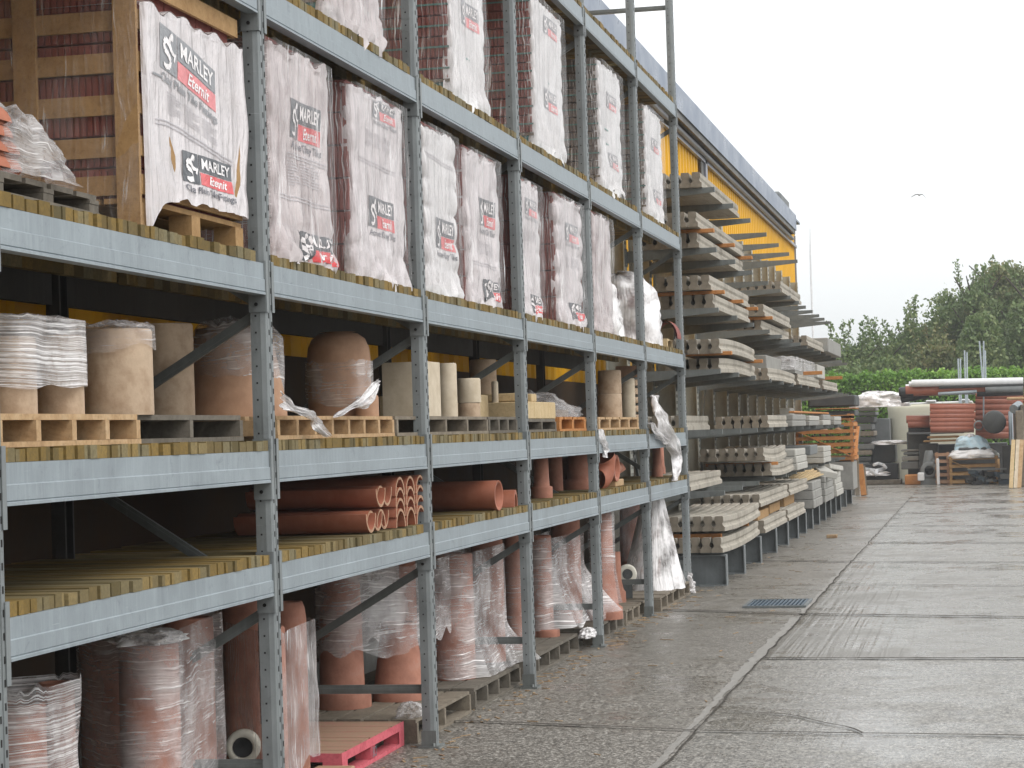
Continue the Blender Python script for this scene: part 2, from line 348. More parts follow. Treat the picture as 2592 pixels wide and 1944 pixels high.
# ---------------- mesh building ----------------
class MB:
    def __init__(s): s.v = []; s.f = []; s.m = []; s.uv = None; s.smooth = []
    def quadf(s, pts, mi=0, sm=False):
        b = len(s.v); s.v += [tuple(p) for p in pts]; s.f.append(tuple(range(b, b+len(pts)))); s.m.append(mi); s.smooth.append(sm)
    def box(s, x0, x1, y0, y1, z0, z1, mi=0, M=None, ch=0.0):
        b = len(s.v)
        P = [(x,y,z) for z in (z0,z1) for y in (y0,y1) for x in (x0,x1)]
        if M is not None: P = [tuple(M @ Vector(p)) for p in P]
        s.v += P
        for f in ((0,2,3,1),(4,5,7,6),(0,1,5,4),(2,6,7,3),(0,4,6,2),(1,3,7,5)):
            s.f.append(tuple(b+i for i in f)); s.m.append(mi); s.smooth.append(False)
    def bar(s, a, b, w, h, mi=0, upv=(0,0,1)):
        a = Vector(a); b = Vector(b); d = b-a; L = d.length; d.normalize(); u = Vector(upv)
        if abs(d.dot(u)) > .95: u = Vector((1,0,0))
        x = d.cross(u).normalized(); z = x.cross(d)
        Mx = Matrix((x, d, z)).transposed().to_4x4(); Mx.translation = a
        s.box(-w/2, w/2, 0, L, -h/2, h/2, mi, Mx)
    def ring(s, pts_a, pts_b, mi=0, sm=True, closed=True):
        n = len(pts_a)
        for i in range(n if closed else n-1):
            j = (i+1) % n
            s.quadf([pts_a[i], pts_a[j], pts_b[j], pts_b[i]], mi, sm)
    def lathe(s, prof, c=(0,0,0), n=28, mi=0, sm=True, axis='z', a0=0, a1=2*math.pi):
        """prof: (radius, height) pairs"""
        b = len(s.v); full = abs(a1-a0-2*math.pi) < 1e-6; k = n if full else n+1
        for r, h in prof:
            for i in range(k):
                a = a0+(a1-a0)*i/n; p = (r*math.cos(a), r*math.sin(a), h)
                if axis == 'x': p = (h, p[0], p[1])
                if axis == 'y': p = (p[0], h, p[1])
                s.v.append((p[0]+c[0], p[1]+c[1], p[2]+c[2]))
        for q in range(len(prof)-1):
            for i in range(n):
                j = (i+1) % k if full else i+1
                s.f.append((b+q*k+i, b+q*k+j, b+(q+1)*k+j, b+(q+1)*k+i)); s.m.append(mi); s.smooth.append(sm)
    def tube(s, a, b, r, n=10, mi=0, r2=None, cap=True):
        a = Vector(a); b = Vector(b); d = (b-a).normalized(); u = Vector((0,0,1)) if abs(d.z) < .9 else Vector((1,0,0))
        x = d.cross(u).normalized(); y = x.cross(d); r2 = r if r2 is None else r2
        A = [a+x*(r*math.cos(t))+y*(r*math.sin(t)) for t in [2*math.pi*i/n for i in range(n)]]
        B = [b+x*(r2*math.cos(t))+y*(r2*math.sin(t)) for t in [2*math.pi*i/n for i in range(n)]]
        bb = len(s.v); s.v += [tuple(p) for p in A+B]
        for i in range(n):
            j = (i+1) % n; s.f.append((bb+i, bb+j, bb+n+j, bb+n+i)); s.m.append(mi); s.smooth.append(True)
        if cap:
            s.f.append(tuple(bb+i for i in range(n))); s.m.append(mi); s.smooth.append(False)
            s.f.append(tuple(bb+n+i for i in range(n))); s.m.append(mi); s.smooth.append(False)
    def grid(s, P, mi=0, sm=True, uv=None):
        """P[j][i] points; uv[j][i]"""
        b = len(s.v); nj = len(P); ni = len(P[0])
        for row in P: s.v += [tuple(p) for p in row]
        if uv is not None:
            if s.uv is None: s.uv = {}
            for j in range(nj):
                for i in range(ni): s.uv[b+j*ni+i] = uv[j][i]
        for j in range(nj-1):
            for i in range(ni-1):
                s.f.append((b+j*ni+i, b+j*ni+i+1, b+(j+1)*ni+i+1, b+(j+1)*ni+i)); s.m.append(mi); s.smooth.append(sm)
    def mesh(s, name, mats):
        me = bpy.data.meshes.new(name); me.from_pydata(s.v, [], s.f)
        for k in mats: me.materials.append(MT[k])
        me.polygons.foreach_set('material_index', s.m); me.polygons.foreach_set('use_smooth', s.smooth)
        if s.uv:
            l = me.uv_layers.new(name='UVMap'); idx = [0]*len(me.loops); me.loops.foreach_get('vertex_index', idx)
            fl = []
            for i in idx: fl += s.uv.get(i, (0,0))
            l.data.foreach_set('uv', fl)
        me.update(); return me
    def obj(s, name, mats, parent=None, loc=None, bevel=0):
        if isinstance(mats, str): mats = [mats]
        o = bpy.data.objects.new(name, s.mesh(name, mats)); COL.objects.link(o)
        if parent: o.parent = parent
        if loc is not None: o.location = loc
        if bevel:
            b = o.modifiers.new('bevel', 'BEVEL'); b.width = bevel; b.segments = 1; b.limit_method = 'ANGLE'
        return o
def tag(o, label, cat, group=None):
    o['label'] = label; o['category'] = cat
    if group: o['group'] = group
    return o
def thing(name, label, cat, loc=(0,0,0), rz=0, group=None):
    o = bpy.data.objects.new(name, None); COL.objects.link(o); o.location = loc; o.rotation_euler = (0,0,rz); o.empty_display_size = .1
    return tag(o, label, cat, group)
def struct(o): o['kind'] = 'structure'; return o
KIDS = {}
def copy_tree(o, parent=None):
    c = o.copy(); COL.objects.link(c)
    if parent: c.parent = parent
    for k in [x for x in COL.objects if x.parent == o]: copy_tree(k, c)
    return c
def nz(x, y, z=0, s=1.0): return noise.noise(Vector((x*s, y*s, z*s)))

# ---------------- the yard ----------------
g = MB(); g.quadf([(-150,-250,0),(700,-250,0),(700,250,0),(-150,250,0)]); struct(g.obj('ground', 'ground'))
def strip(name, pts, w, z, m, jag=0.0, sub=.12):
    """a thin jagged strip laid on the yard"""
    P = []
    for a, b in zip(pts, pts[1:]):
        a = Vector((a[0],a[1],0)); b = Vector((b[0],b[1],0)); n = max(1, int((b-a).length/sub))
        for i in range(n): P.append(a.lerp(b, i/n))
    P.append(Vector((pts[-1][0], pts[-1][1], 0)))
    mb = MB(); L = []; Rr = []
    for i, p in enumerate(P):
        d = (P[min(i+1,len(P)-1)]-P[max(i-1,0)]).normalized(); nrm = Vector((-d.y, d.x, 0))
        ww = w if not callable(w) else w(p)
        off = nz(p.x*3.1, p.y*3.1, 5)*jag; wl = ww*(1+.9*nz(p.x*6, p.y*6, 2)) if jag else ww
        L.append(tuple(p+nrm*(off+wl/2)+Vector((0,0,z)))); Rr.append(tuple(p+nrm*(off-wl/2)+Vector((0,0,z))))
    mb.grid([L, Rr], 0, False)
    return struct(mb.obj(name, m))
# long joint between the two rows of slabs, with a pale patched edge beside it
strip('slab_edge', [(-6,-1.36),(4.9,-1.355),(9.2,-1.35),(13.6,-1.375)], lambda p: .085 if 8.8 < p.x < 13.6 else .06 if p.x > 8 else .045, .004, 'kerb_pale', .02)
strip('slab_edge', [(14.0,-1.39),(21.3,-1.40)], .05, .004, 'kerb_pale', .04)
strip('slab_edge', [(21.9,-1.40),(38,-1.45)], .05, .004, 'kerb_pale', .04)
strip('ground_joint', [(-6,-1.41),(4.9,-1.40),(9,-1.405),(14,-1.42),(22,-1.42),(46,-1.46)], .012, .008, 'joint', .02)
JS = .35
def tj(x0, ya, yb, w=.02):
    strip('ground_joint', [(x0+JS*ya, ya), (x0+JS*(ya+yb)/2, (ya+yb)/2), (x0+JS*yb, yb)], w, .012, 'joint', .02)
strip('ground_joint', [(6.7,1.6),(6.6,0),(6.43,-.63),(6.18,-1.43),(6.1,-2.0),(5.96,-3.27),(5.4,-6.5)], .03, .012, 'joint', .012)
strip('ground_joint', [(15.2,1.6),(14.6,-.1),(13.97,-1.41),(13.36,-3.41),(12.3,-7)], .065, .012, 'joint', .02)
strip('ground_joint', [(10.11,-1.43),(10.02,-2.59),(9.9,-4.2),(9.5,-8)], .055, .012, 'joint', .012)
strip('ground_joint', [(17.72,-1.45),(17.43,-2.27),(16.9,-4),(16,-8)], .03, .012, 'joint', .012)
strip('ground_joint', [(22.4,.6),(21.98,-.6),(21.51,-1.42),(20.9,-3.5),(19.8,-8)], .065, .012, 'joint', .02)
strip('ground_joint', [(25.83,-1.46),(25.2,-3.4),(23.8,-8)], .065, .012, 'joint', .02)
for x0 in (31.0, 36.0, 41.5, 47): strip('ground_joint', [(x0, -1.46),(x0-.7,-3.6),(x0-2,-8)], .06, .012, 'joint', .02)
strip('ground_joint', [(30.6,.4),(30.1,-1.42)], .04, .012, 'joint', .02)
# crack wandering across the near right slab
cp = [onz('N', 0, 0, 0)]
ck = []
for x, y in ((720,1168),(900,1176),(1040,1184),(1100,1192),(1160,1208),(1220,1222),(1330,1245),(1390,1262),(1425,1275)):
    CR['Q'] = (1450,1200,1.937); p = onz('Q', x, y, 0); ck.append((p.x, p.y))
strip('ground_crack', ck, .018, .010, 'joint', .02, .05)
# drain grate
t = thing('drain_grate', 'rusty slotted drain grate with bluish bars set in the wet concrete', 'drain grate', (15.18,-1.07,0))
mb = MB()
for a, b, c_, d in ((-.42,.42,-.31,-.28),(-.42,.42,.28,.31),(-.42,-.39,-.28,.28),(.39,.42,-.28,.28)): mb.box(a,b,c_,d,.002,.022)
mb.obj('frame', 'galv_leg', t)
mb = MB()
for i in range(14): y = -.26+i*.04; mb.box(-.39,.39,y-.011,y+.011,.004,.018)
mb.obj('bar_grille', 'iron_blue', t)
mb = MB(); mb.box(-.39,.39,-.28,.28,.001,.003); mb.obj('pit', 'hole', t)
# small bits lying about
mb = MB()
rr = random.Random(3)
for i in range(260):
    if rr.random() < .75: x = rr.uniform(4.5, 17.2); y = rr.gauss(.02,.09)-.02
    else: x = rr.uniform(4, 30); y = rr.uniform(-1.3,-.1)
    a = rr.uniform(0,3.1); L = rr.uniform(.006,.045) if x < 10 else rr.uniform(.01,.07); w = rr.uniform(.002,.008)
    mb.box(-L,L,-w,w,0,.004, 0, Matrix.Translation((x,y,.001)) @ Matrix.Rotation(a,4,'Z'))
o = mb.obj('litter', 'litter'); o['kind'] = 'stuff'
# ---------------- pallet rack ----------------
BAY = 2.8; LV = [1.228, 1.731, 2.567, 3.827, 5.267]; BH = .141; RD = 1.06; TOP = 7.4
rack = thing('pallet_rack', 'tall galvanised pallet rack of six bays with slatted timber decks beside the yard', 'pallet rack', (0,0,0))
def post_mesh(front):
    mb = MB(); w = .052; d = .075
    s = -1 if front else 1; y0 = 0 if front else RD
    # open section: face with centre groove, two side cheeks, two return lips
    Y = lambda a: y0 - s*a
    prof = [(-.036,Y(d)),(-w,Y(d)),(-w,Y(.028)),(-.046,Y(.006)),(-.030,Y(0)),(-.006,Y(0)),(-.004,Y(.008)),(.004,Y(.008)),(.006,Y(0)),(.030,Y(0)),(.046,Y(.006)),(w,Y(.028)),(w,Y(d)),(.036,Y(d))]
    A = [(x,y,.01) for x,y in prof]; B = [(x,y,TOP) for x,y in prof]
    for i in range(len(prof)-1): mb.quadf([A[i],A[i+1],B[i+1],B[i]])
    z = .16; k = 0
    while z < TOP-.1:
        if front:
            for sx_, dz in ((-.019,0),(.019,.0375)):
                mb.box(sx_-.0045, sx_+.0045, -.0015, .003, z+dz-.012, z+dz+.012, 1)
            mb.box(-w-.0015, -w+.002, .046, .054, z-.004, z+.004, 1)
        z += .075
    return mb
fr0 = None
def frame():
    f = bpy.data.objects.new('upright_frame', None); COL.objects.link(f); f.parent = rack
    post_mesh(True).obj('post', ['galv_post','hole'], f); post_mesh(False).obj('post', ['galv_rear_shade','hole'], f)
    for y0 in (.037, RD-.037):
        mb = MB(); mb.box(-.075,.075,y0-.06,y0+.06,.0,.012); mb.box(-.058,-.054,y0-.042,y0+.045,.012,.10); mb.tube((-.068,y0-.03,.012),(-.068,y0-.03,.03),.009,8)
        mb.obj('base_plate', 'galv_dull', f)
    def br(a, b, w=.045):
        mb = MB(); mb.bar((0,a[0],a[1]),(0,b[0],b[1]), .022, w); mb.bar((-.013,a[0],a[1]+.0),(-.013,b[0],b[1]), .004, w*.35); mb.obj('brace', 'galv_dull', f)
    ya, yb = .05, RD-.05
    br((ya,.33),(yb,.33), .05); br((ya,6.33),(yb,6.33), .05)
    z = 1.02
    for k in range(4):
        br((ya,z),(yb,z-.56)); br((ya,z+.04),(yb,z+.66)); z += 1.33
    for li, zt in enumerate(LV):
        mb = MB(); up_ = .055 if li in (0,1) else .012
        a, b = zt-BH-.075, zt+up_
        x = .0555
        mb.box(-x-.0035,-x,-.002,.078,a,b); mb.box(-x,-.024,-.0055,-.002,a,b); mb.box(.024,x,-.0055,-.002,a,b); mb.box(x,x+.0035,-.002,.05,a,b)
        for zz in (a+.035, b-.02 if up_ > .02 else a+.11):
            mb.tube((-x-.0035,.043,zz),(-x-.008,.043,zz),.0085,8,1)
        mb.obj('beam_bracket', ['galv_post','hole'], f)
    return f
fr = frame()
FR = []
for i in range(-1, 7):
    c = fr if i == -1 else copy_tree(fr, rack)
    c.location = (i*BAY,0,0); FR.append(c)
def beam_mb(front):
    mb = MB(); L0, L1 = .060, BAY-.060
    if front: pr = [(.045,0),(.0035,0),(.0035,-.070),(-.0015,-.0735),(-.0015,-.124),(.0025,-.127),(-.004,-.131),(-.004,-BH),(.05,-BH)]
    else: pr = [(RD-.045,0),(RD,0),(RD,-BH),(RD-.045,-BH)]
    A = [(L0,y,z) for y,z in pr]; B = [(L1,y,z) for y,z in pr]
    n = len(pr)
    for i in range(n):
        j = (i+1) % n; mb.quadf([A[i],B[i],B[j],A[j]])
    return mb
bm_f = beam_mb(True).mesh('beam', ['galv']); bm_r = beam_mb(False).mesh('beam', ['galv_rear_shade'])
rd = random.Random(11)
def deck_mesh(seed):
    q = random.Random(seed); mb = MB(); x = .065; i = 0
    while x < BAY-.13:
        w = q.uniform(.072,.090); dz = q.uniform(-.004,.004); y0 = q.uniform(-.002,.012)
        mb.box(x, x+w, y0, RD-.01+q.uniform(0,.01), .001, .047+dz); x = .065+(i+1)*.1037 if False else x+w+q.uniform(.010,.026); i += 1
    mb.box(.06, BAY-.06, .30,.34,-.055,-.001); mb.box(.06, BAY-.06, .70,.74,-.055,-.001)
    return mb.mesh('slat_deck', ['slat'])
dk = [deck_mesh(s) for s in (1,2,3)]
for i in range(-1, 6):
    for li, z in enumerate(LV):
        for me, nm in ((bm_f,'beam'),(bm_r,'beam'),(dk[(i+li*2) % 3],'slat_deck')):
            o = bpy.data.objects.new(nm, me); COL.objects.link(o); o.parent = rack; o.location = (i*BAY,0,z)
DZ = .049   # deck thickness above the beam
def lev(k): return {0:0.0, 2:LV[0]+DZ, 3:LV[1]+DZ, 4:LV[2]+DZ, 5:LV[3]+DZ, 6:LV[4]+DZ}[k]

# ---------------- shed ----------------
shed = thing('storage_shed', 'long shed with ribbed yellow cladding and a grey-blue roof edge behind the racks', 'shed', (0,0,0))
WY = 1.5; WX0, WX1, WT = -30.0, 50.4, 6.76
mb = MB(); P = .36; x = WX0; prof = []
while x < WX1-.1:
    prof += [(x,WY),(x+.17,WY),(x+.20,WY-.03),(x+.30,WY-.03),(x+.33,WY)]; x += P
prof.append((WX1,WY))
mb.grid([[(a,b,.25) for a,b in prof],[(a,b,WT) for a,b in prof]], 0, False)
mb.quadf([(WX1,WY,.25),(WX1,WY+14,.25),(WX1,WY+14,WT+1.2),(WX1,WY,WT)], 0)
mb.quadf([(WX0,WY,.25),(WX0,WY+14,.25),(WX0,WY+14,WT+1.2),(WX0,WY,WT)], 0)
mb.obj('wall', 'cladding', shed)
mb = MB(); mb.box(WX0,WX1,WY-.05,WY+.12,0,.249); mb.obj('plinth', 'block_grey', shed)
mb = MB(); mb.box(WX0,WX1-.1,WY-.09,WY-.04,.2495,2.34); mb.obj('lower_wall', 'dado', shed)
FX = 47.8
mb = MB(); mb.box(WX0-.3,FX,1.20,1.26,6.60,6.98); mb.box(WX0-.3,FX+2,1.262,1.7,6.93,6.98)
mb.quadf([(WX0-.3,1.7,6.98),(FX+2,1.7,6.98),(FX+2,16,8.2),(WX0-.3,16,8.2)]); mb.obj('roof', 'fascia', shed)
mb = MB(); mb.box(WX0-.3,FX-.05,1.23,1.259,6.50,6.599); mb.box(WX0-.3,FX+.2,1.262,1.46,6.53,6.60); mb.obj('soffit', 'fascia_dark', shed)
mb = MB(); mb.tube((WX0,1.36,6.46),(FX+.6,1.36,6.46),.045,10); mb.box(WX0,WX1-.1,1.40,1.45,6.36,6.43); mb.obj('gutter', 'gutter', shed)
mb = MB(); mb.box(31.0,31.25,WY-.10,WY-.04,.25,6.52); mb.obj('downpipe', 'gutter', shed)
mb = MB(); mb.box(30.6,30.98,WY-.07,WY-.032,.25,6.52); mb.obj('column_flashing', 'fascia_dark', shed)
mb = MB(); mb.box(49.0,51.5,1.66,1.95,6.99,7.74); mb.obj('roof_vent', 'mid_grey', shed, bevel=.06)
mb = MB(); mb.box(WX1-.06,WX1+.04,WY-.06,WY+.1,.25,6.70); mb.obj('corner_trim', 'gutter', shed)

# ---------------- pallets ----------------
def pallet(name, label, x0, x1, y0, y1, z0, h=.125, m='pallet_old', along='y', blocks=3, boards=7, grp='timber pallets on the rack', cat='pallet', solid=False, mb_mat=None, seed=0):
    """board ends face the yard when along='y'; open bays between the bearers"""
    q = random.Random(seed+int(x0*10)); t = thing(name, label, cat, (x0, y0, z0), 0, grp)
    W_ = x1-x0; D_ = y1-y0; th = .02
    mb = MB()
    if along == 'y':
        w = W_/boards
        for i in range(boards):
            g_ = .004 if solid else .022
            mb.box(i*w+g_*q.uniform(.5,1), (i+1)*w-g_*q.uniform(.5,1), q.uniform(0,.012), D_-q.uniform(0,.012), h-th, h+q.uniform(-.002,.002))
    else:
        w = D_/boards
        for i in range(boards):
            mb.box(q.uniform(0,.012), W_-q.uniform(0,.012), i*w+.01, (i+1)*w-.01, h-th, h+q.uniform(-.002,.002))
    mb.obj('deck_board', mb_mat or m, t)
    for i in range(blocks):
        mb = MB()
        if along == 'y':   # bearers run along x as stringers cut by openings: show their ends and gaps
            xc = .0+(W_-.09)*i/(blocks-1)
            for yc in (0.004, D_/2-.045, D_-.094): mb.box(xc+.003, xc+.087 if i not in () else xc, yc, yc+.09, th, h-th-.018)
            mb.box(xc+.002, xc+.088, .002, D_-.002, h-th-.017, h-th-.001) if not solid else mb.box(xc+.001, xc+.089, .0, D_, h-th-.017, h-th-.001)
        else:
            xc = (W_-.04)*i/(blocks-1)
            mb.box(xc, xc+.038, .002, D_-.002, th, h-th-.001)
        mb.obj('bearer', m, t)
    mb = MB()
    if along == 'y':
        for yc in (0, D_/2-.045, D_-.09): mb.box(0, W_, yc, yc+.09, 0, th-.001)
    else:
        for yc in (0, D_/2-.045, D_-.09): mb.box(0, W_, yc, yc+.09, 0, th-.001)
    mb.obj('bottom_board', m, t)
    return t

# ---------------- lettering that follows a surface ----------------
DG = bpy.context.evaluated_depsgraph_get()
_tc = {}
def text_poly(body, bold=True, shear=0.0):
    key = (body, shear)
    if key in _tc: return _tc[key]
    cu = bpy.data.curves.new('t', 'FONT'); cu.body = body; cu.size = 1; cu.resolution_u = 2; cu.offset = .018 if bold else 0; cu.shear = shear
    ob = bpy.data.objects.new('t', cu); COL.objects.link(ob)
    dg = bpy.context.evaluated_depsgraph_get(); me = bpy.data.meshes.new_from_object(ob.evaluated_get(dg))
    V = [(v.co.x, v.co.y) for v in me.vertices]; F = [tuple(p.vertices) for p in me.polygons]
    bpy.data.objects.remove(ob); bpy.data.curves.remove(cu); bpy.data.meshes.remove(me)
    xs = [v[0] for v in V]; ys = [v[1] for v in V]
    x0, x1 = min(xs), max(xs); y0 = 0; y1 = max(ys)
    V = [((a-x0)/(x1-x0), (b-y0)/(y1-y0)) for a, b in V]
    _tc[key] = (V, F); return _tc[key]
def put_text(mb, S, body, s0, s1, t0, t1, off=.004, mi=0, shear=0):
    V, F = text_poly(body, True, shear); b = len(mb.v)
    for a, c in V: mb.v.append(tuple(S(s0+(s1-s0)*a, t0+(t1-t0)*c, off)))
    for f in F: mb.f.append(tuple(b+i for i in f)); mb.m.append(mi); mb.smooth.append(False)
def put_panel(mb, S, s0, s1, t0, t1, off=.002, mi=0, n=14, m_=10):
    mb.grid([[S(s0+(s1-s0)*i/n, t0+(t1-t0)*j/m_, off) for i in range(n+1)] for j in range(m_+1)], mi)
def put_stroke(mb, S, pts, w, off=.004, mi=0):
    for (a, b, wa), (c, d, wb) in zip(pts, pts[1:]):
        L = math.hypot(c-a, d-b) or 1; nx, ny = -(d-b)/L, (c-a)/L
        mb.quadf([S(a+nx*w*wa, b+ny*w*wa, off), S(c+nx*w*wb, d+ny*w*wb, off), S(c-nx*w*wb, d-ny*w*wb, off), S(a-nx*w*wa, b-ny*w*wa, off)], mi)
def emblem(mb, S, s0, s1, t0, t1, mi=0, off=.0045):
    """white crouching figure on its dark square"""
    w = s1-s0; h = t1-t0; q = lambda a, b, c=1: (s0+w*a, t0+h*b, c)
    put_stroke(mb, S, [q(.15,.10,.6), q(.32,.05,1), q(.55,.10,1), q(.62,.26,1), q(.48,.38,1.1), q(.22,.46,1.1), q(.16,.60,1.1), q(.30,.72,1.2), q(.52,.66,1.3), q(.70,.50,1), q(.86,.46,.6)], w*.062, off, mi)
    put_stroke(mb, S, [q(.52,.70,1), q(.60,.84,.9), q(.72,.92,.5)], w*.06, off, mi)
    put_stroke(mb, S, [q(.64,.80,.4), q(.70,.86,1.4), q(.76,.96,.6)], w*.075, off, mi)
    put_stroke(mb, S, [q(.84,.30,.8), q(.93,.52,.8)], w*.05, off, mi)
def logo(parent, S, s0, s1, t0, t1, line2, faded=False, caption=True):
    """dark panel with emblem and name, red panel below, product line under it"""
    H_ = t1-t0; W_ = s1-s0; cut = s0+W_*.31; mid = t0+H_*.44
    mb = MB(); put_panel(mb, S, s0, cut-.004, t0, t1); put_panel(mb, S, cut+.004, s1, mid, t1); mb.obj('dark_panel', 'print_grey' if faded else 'print_black', parent)
    mb = MB(); put_panel(mb, S, cut+.004, s1, t0, mid-.004); mb.obj('red_panel', 'print_pink' if faded else 'print_red', parent)
    mb = MB(); emblem(mb, S, s0+W_*.02, cut-W_*.02, t0+H_*.04, t1-H_*.04); mb.obj('emblem', 'print_white', parent); mb = MB()
    put_text(mb, S, 'MARLEY', cut+W_*.05, s1-W_*.05, mid+H_*.11, t1-H_*.10, .0045)
    put_text(mb, S, 'Eternit', cut+W_*.18, s1-W_*.13, t0+H_*.08, mid-H_*.08, .0045, 0, .25)
    mb.obj('white_lettering', 'print_white', parent)
    if caption:
        mb = MB(); put_text(mb, S, line2, s0+W_*.02, s1+W_*.02, t0-H_*.27, t0-H_*.07, .004); mb.obj('product_lettering', 'print_grey' if faded else 'print_text', parent)
def fine_print(parent, S, s0, s1, t0, t1, cols=3, seed=1):
    q = random.Random(seed); mb = MB(); cw = (s1-s0)/cols; n = 9
    for c in range(cols):
        for i in range(n):
            if c > 0 and i == n-1: continue
            t_ = t1-(t1-t0)*i/(n-1); L = cw*(.85 if i % 4 else .5)*q.uniform(.85,1)
            put_panel(mb, S, s0+c*cw, s0+c*cw+L, t_-(t1-t0)*.028, t_+(t1-t0)*.012, .004, 0, 4, 1)
    mb.obj('small_print', 'print_faint', parent)
def rule(parent, S, s0, s1, t, tilt=0.0):
    mb = MB(); n = 24
    mb.grid([[S(s0+(s1-s0)*i/n, t+tilt*i/n+d, .004) for i in range(n+1)] for d in (0,.005)], 0); 
    mb.grid([[S(s0+(s1-s0)*i/n, t+tilt*i/n+d-.016, .004) for i in range(n+1)] for d in (0,.005)], 0); mb.obj('printed_rule', 'print_faint', parent)

# ---------------- packs of tiles in printed bags ----------------
def bag_surface(W_, H_, wl, wr, seed, layer=0.16, scal=.0, wrink=.02, hem=.05, pinch=0.0, spikes=0.0, bulge=.075):
    """S(s,t,off): s along the front from -wl to W+wr, t from 0 (hem) to H (top)"""
    def S(s, t, off=0.0):
        r = .03
        if s < 0: bx, by, nx, ny = 0, -s, -1, 0
        elif s > W_: bx, by, nx, ny = W_, s-W_, 1, 0
        else: bx, by, nx, ny = s, 0, 0, -1
        e = min(max(s, 0), W_-max(0, 0)); 
        if -r < s < r: a = (s+r)/(2*r)*math.pi/2; nx, ny = -math.cos(a), -math.sin(a)
        if W_-r < s < W_+r: a = (s-W_+r)/(2*r)*math.pi/2; nx, ny = math.sin(a), -math.cos(a)
        tt = max(0, min(1, t/H_)); low = (1-tt)
        d = wrink*(nz(s*3.2+seed, t*3.0, seed)*.8+nz(s*9+seed, t*2.6, seed+3)*.45*(.3+low)+nz(s*20, t*14, seed+7)*.14)
        d += wrink*3.4*max(0, low-.66)*(nz(s*19+t*6, t*5, seed+9)+.7*nz(s*34, t*16, seed+2))+wrink*.9*max(0, tt-.85)*4*nz(s*22, t*22, seed+5)
        edge = math.exp(-min(abs(s), abs(s-W_))/.12)
        d += scal*.6*edge*(abs(math.sin(math.pi*t/layer))**.6-.6)
        d += pinch*low*low*(.5+.5*math.sin(s*11+seed))
        if tt < .16: d += bulge*(1-tt/.16)*abs(nz(s*15+seed, t*9, seed+1))
        inw = .012*(1-edge)*math.sin(math.pi*tt)
        z = t
        if tt < .12: z = t - hem*(1-tt/.12)*(.5+.9*nz(s*9, seed, 2)+spikes*max(0, nz(s*21, seed, 8))*1.3)
        if tt > .93: z = t - (tt-.93)/.07*.03*(1+1.5*nz(s*8, seed, 4))
        return Vector((bx+nx*(d+off-inw), by+ny*(d+off-inw), z))
    return S
def bag_mesh(parent, S, W_, H_, wl, wr, m, top=.35, name='printed_bag'):
    mb = MB(); ni = max(26, int((W_+wl+wr)/.024)); nj = 56
    ss = [-wl+(W_+wl+wr)*i/ni for i in range(ni+1)]
    P = [[S(s, H_*j/nj) for s in ss] for j in range(nj+1)]; UV = [[(s, H_*j/nj) for s in ss] for j in range(nj+1)]
    mb.grid(P, 0, True, UV)
    # folded over the top
    T = []; U2 = []
    for k in range(7):
        f = k/6
        T.append([Vector((min(max(p.x,0),W_)*(1-.02*f)+.01*f, max(p.y,0)*(1-f)+f*top+(p.y if p.y < 0 else 0)*(1-f), p.z+.004+.02*nz(s*12, f*6, 3)*f)) for p, s in zip(P[-1], ss)])
        U2.append([(s, H_+top*f) for s in ss])
    mb.grid(T, 0, True, U2)
    return mb.obj(name, m, parent)
def tile_layers(parent, W_, D_, H_, layer, m, seed, straps=False):
    q = random.Random(seed); n = max(1, round(H_/layer)); lh = H_/n; mb = MB()
    for k in range(n):
        cols = max(3, int(W_/.17)); cw = W_/cols
        for c in range(cols):
            j = q.uniform(-.006,.006)
            mb.box(c*cw+.002, (c+1)*cw-.002, .01+j, D_/2-.004, k*lh+.003, (k+1)*lh-.004)
            mb.box(c*cw+.002, (c+1)*cw-.002, D_/2+.004, D_-.01+j, k*lh+.003, (k+1)*lh-.004)
    # nibs of the tiles show as a ribbed near end
    for k in range(n):
        nr = int(D_/.028)
        for c in range(nr):
            y = .012+c*(D_-.024)/nr; mb.box(-.006+q.uniform(-.003,.002), .002, y, y+.019, k*lh+.006, (k+1)*lh-.010)
    o = mb.obj('tile_stack', m, parent)
    if straps:
        mb = MB()
        for k in range(n):
            z = k*lh+lh*.5
            mb.box(-.011,-.0065,.0,D_,z-.006,z+.006); mb.box(-.011,W_+.004,.0005,.004,z-.006,z+.006)
        mb.obj('strap', 'strap', parent)
    return o
def clear_cover(parent, W_, D_, H_, m, seed, name='clear_film', z0=0, front=False, amp=.010, oy=.0):
    mb = MB()
    path = [(-.018, D_), (-.018, -.012)] + ([(W_+.015, -.012)] if front else [])
    P = []; UV = []
    n = 30; m_ = 30
    def pt(a, t):
        L = a*((D_+.012)+(W_+.03 if front else 0))
        if L <= D_+.012: x, y, nx, ny = -.018-oy*.6, D_-L-(oy if L > D_ else 0), -1, 0
        else: x, y, nx, ny = -.018-oy*.6+(L-(D_+.012))*(1+oy*.2/W_), -.012-oy, 0, -1
        d = amp*(nz(L*5+seed, t*4, seed)+.6*nz(L*17, t*9, seed))
        return Vector((x+nx*(d+amp*.5), y+ny*(d+amp*.5), z0+t*(H_-z0)))
    for j in range(m_+1):
        P.append([pt(i/n, j/m_) for i in range(n+1)]); UV.append([(i/n*(D_+(W_ if front else 0)), j/m_*H_) for i in range(n+1)])
    mb.grid(P, 0, True, UV); return mb.obj(name, m, parent)

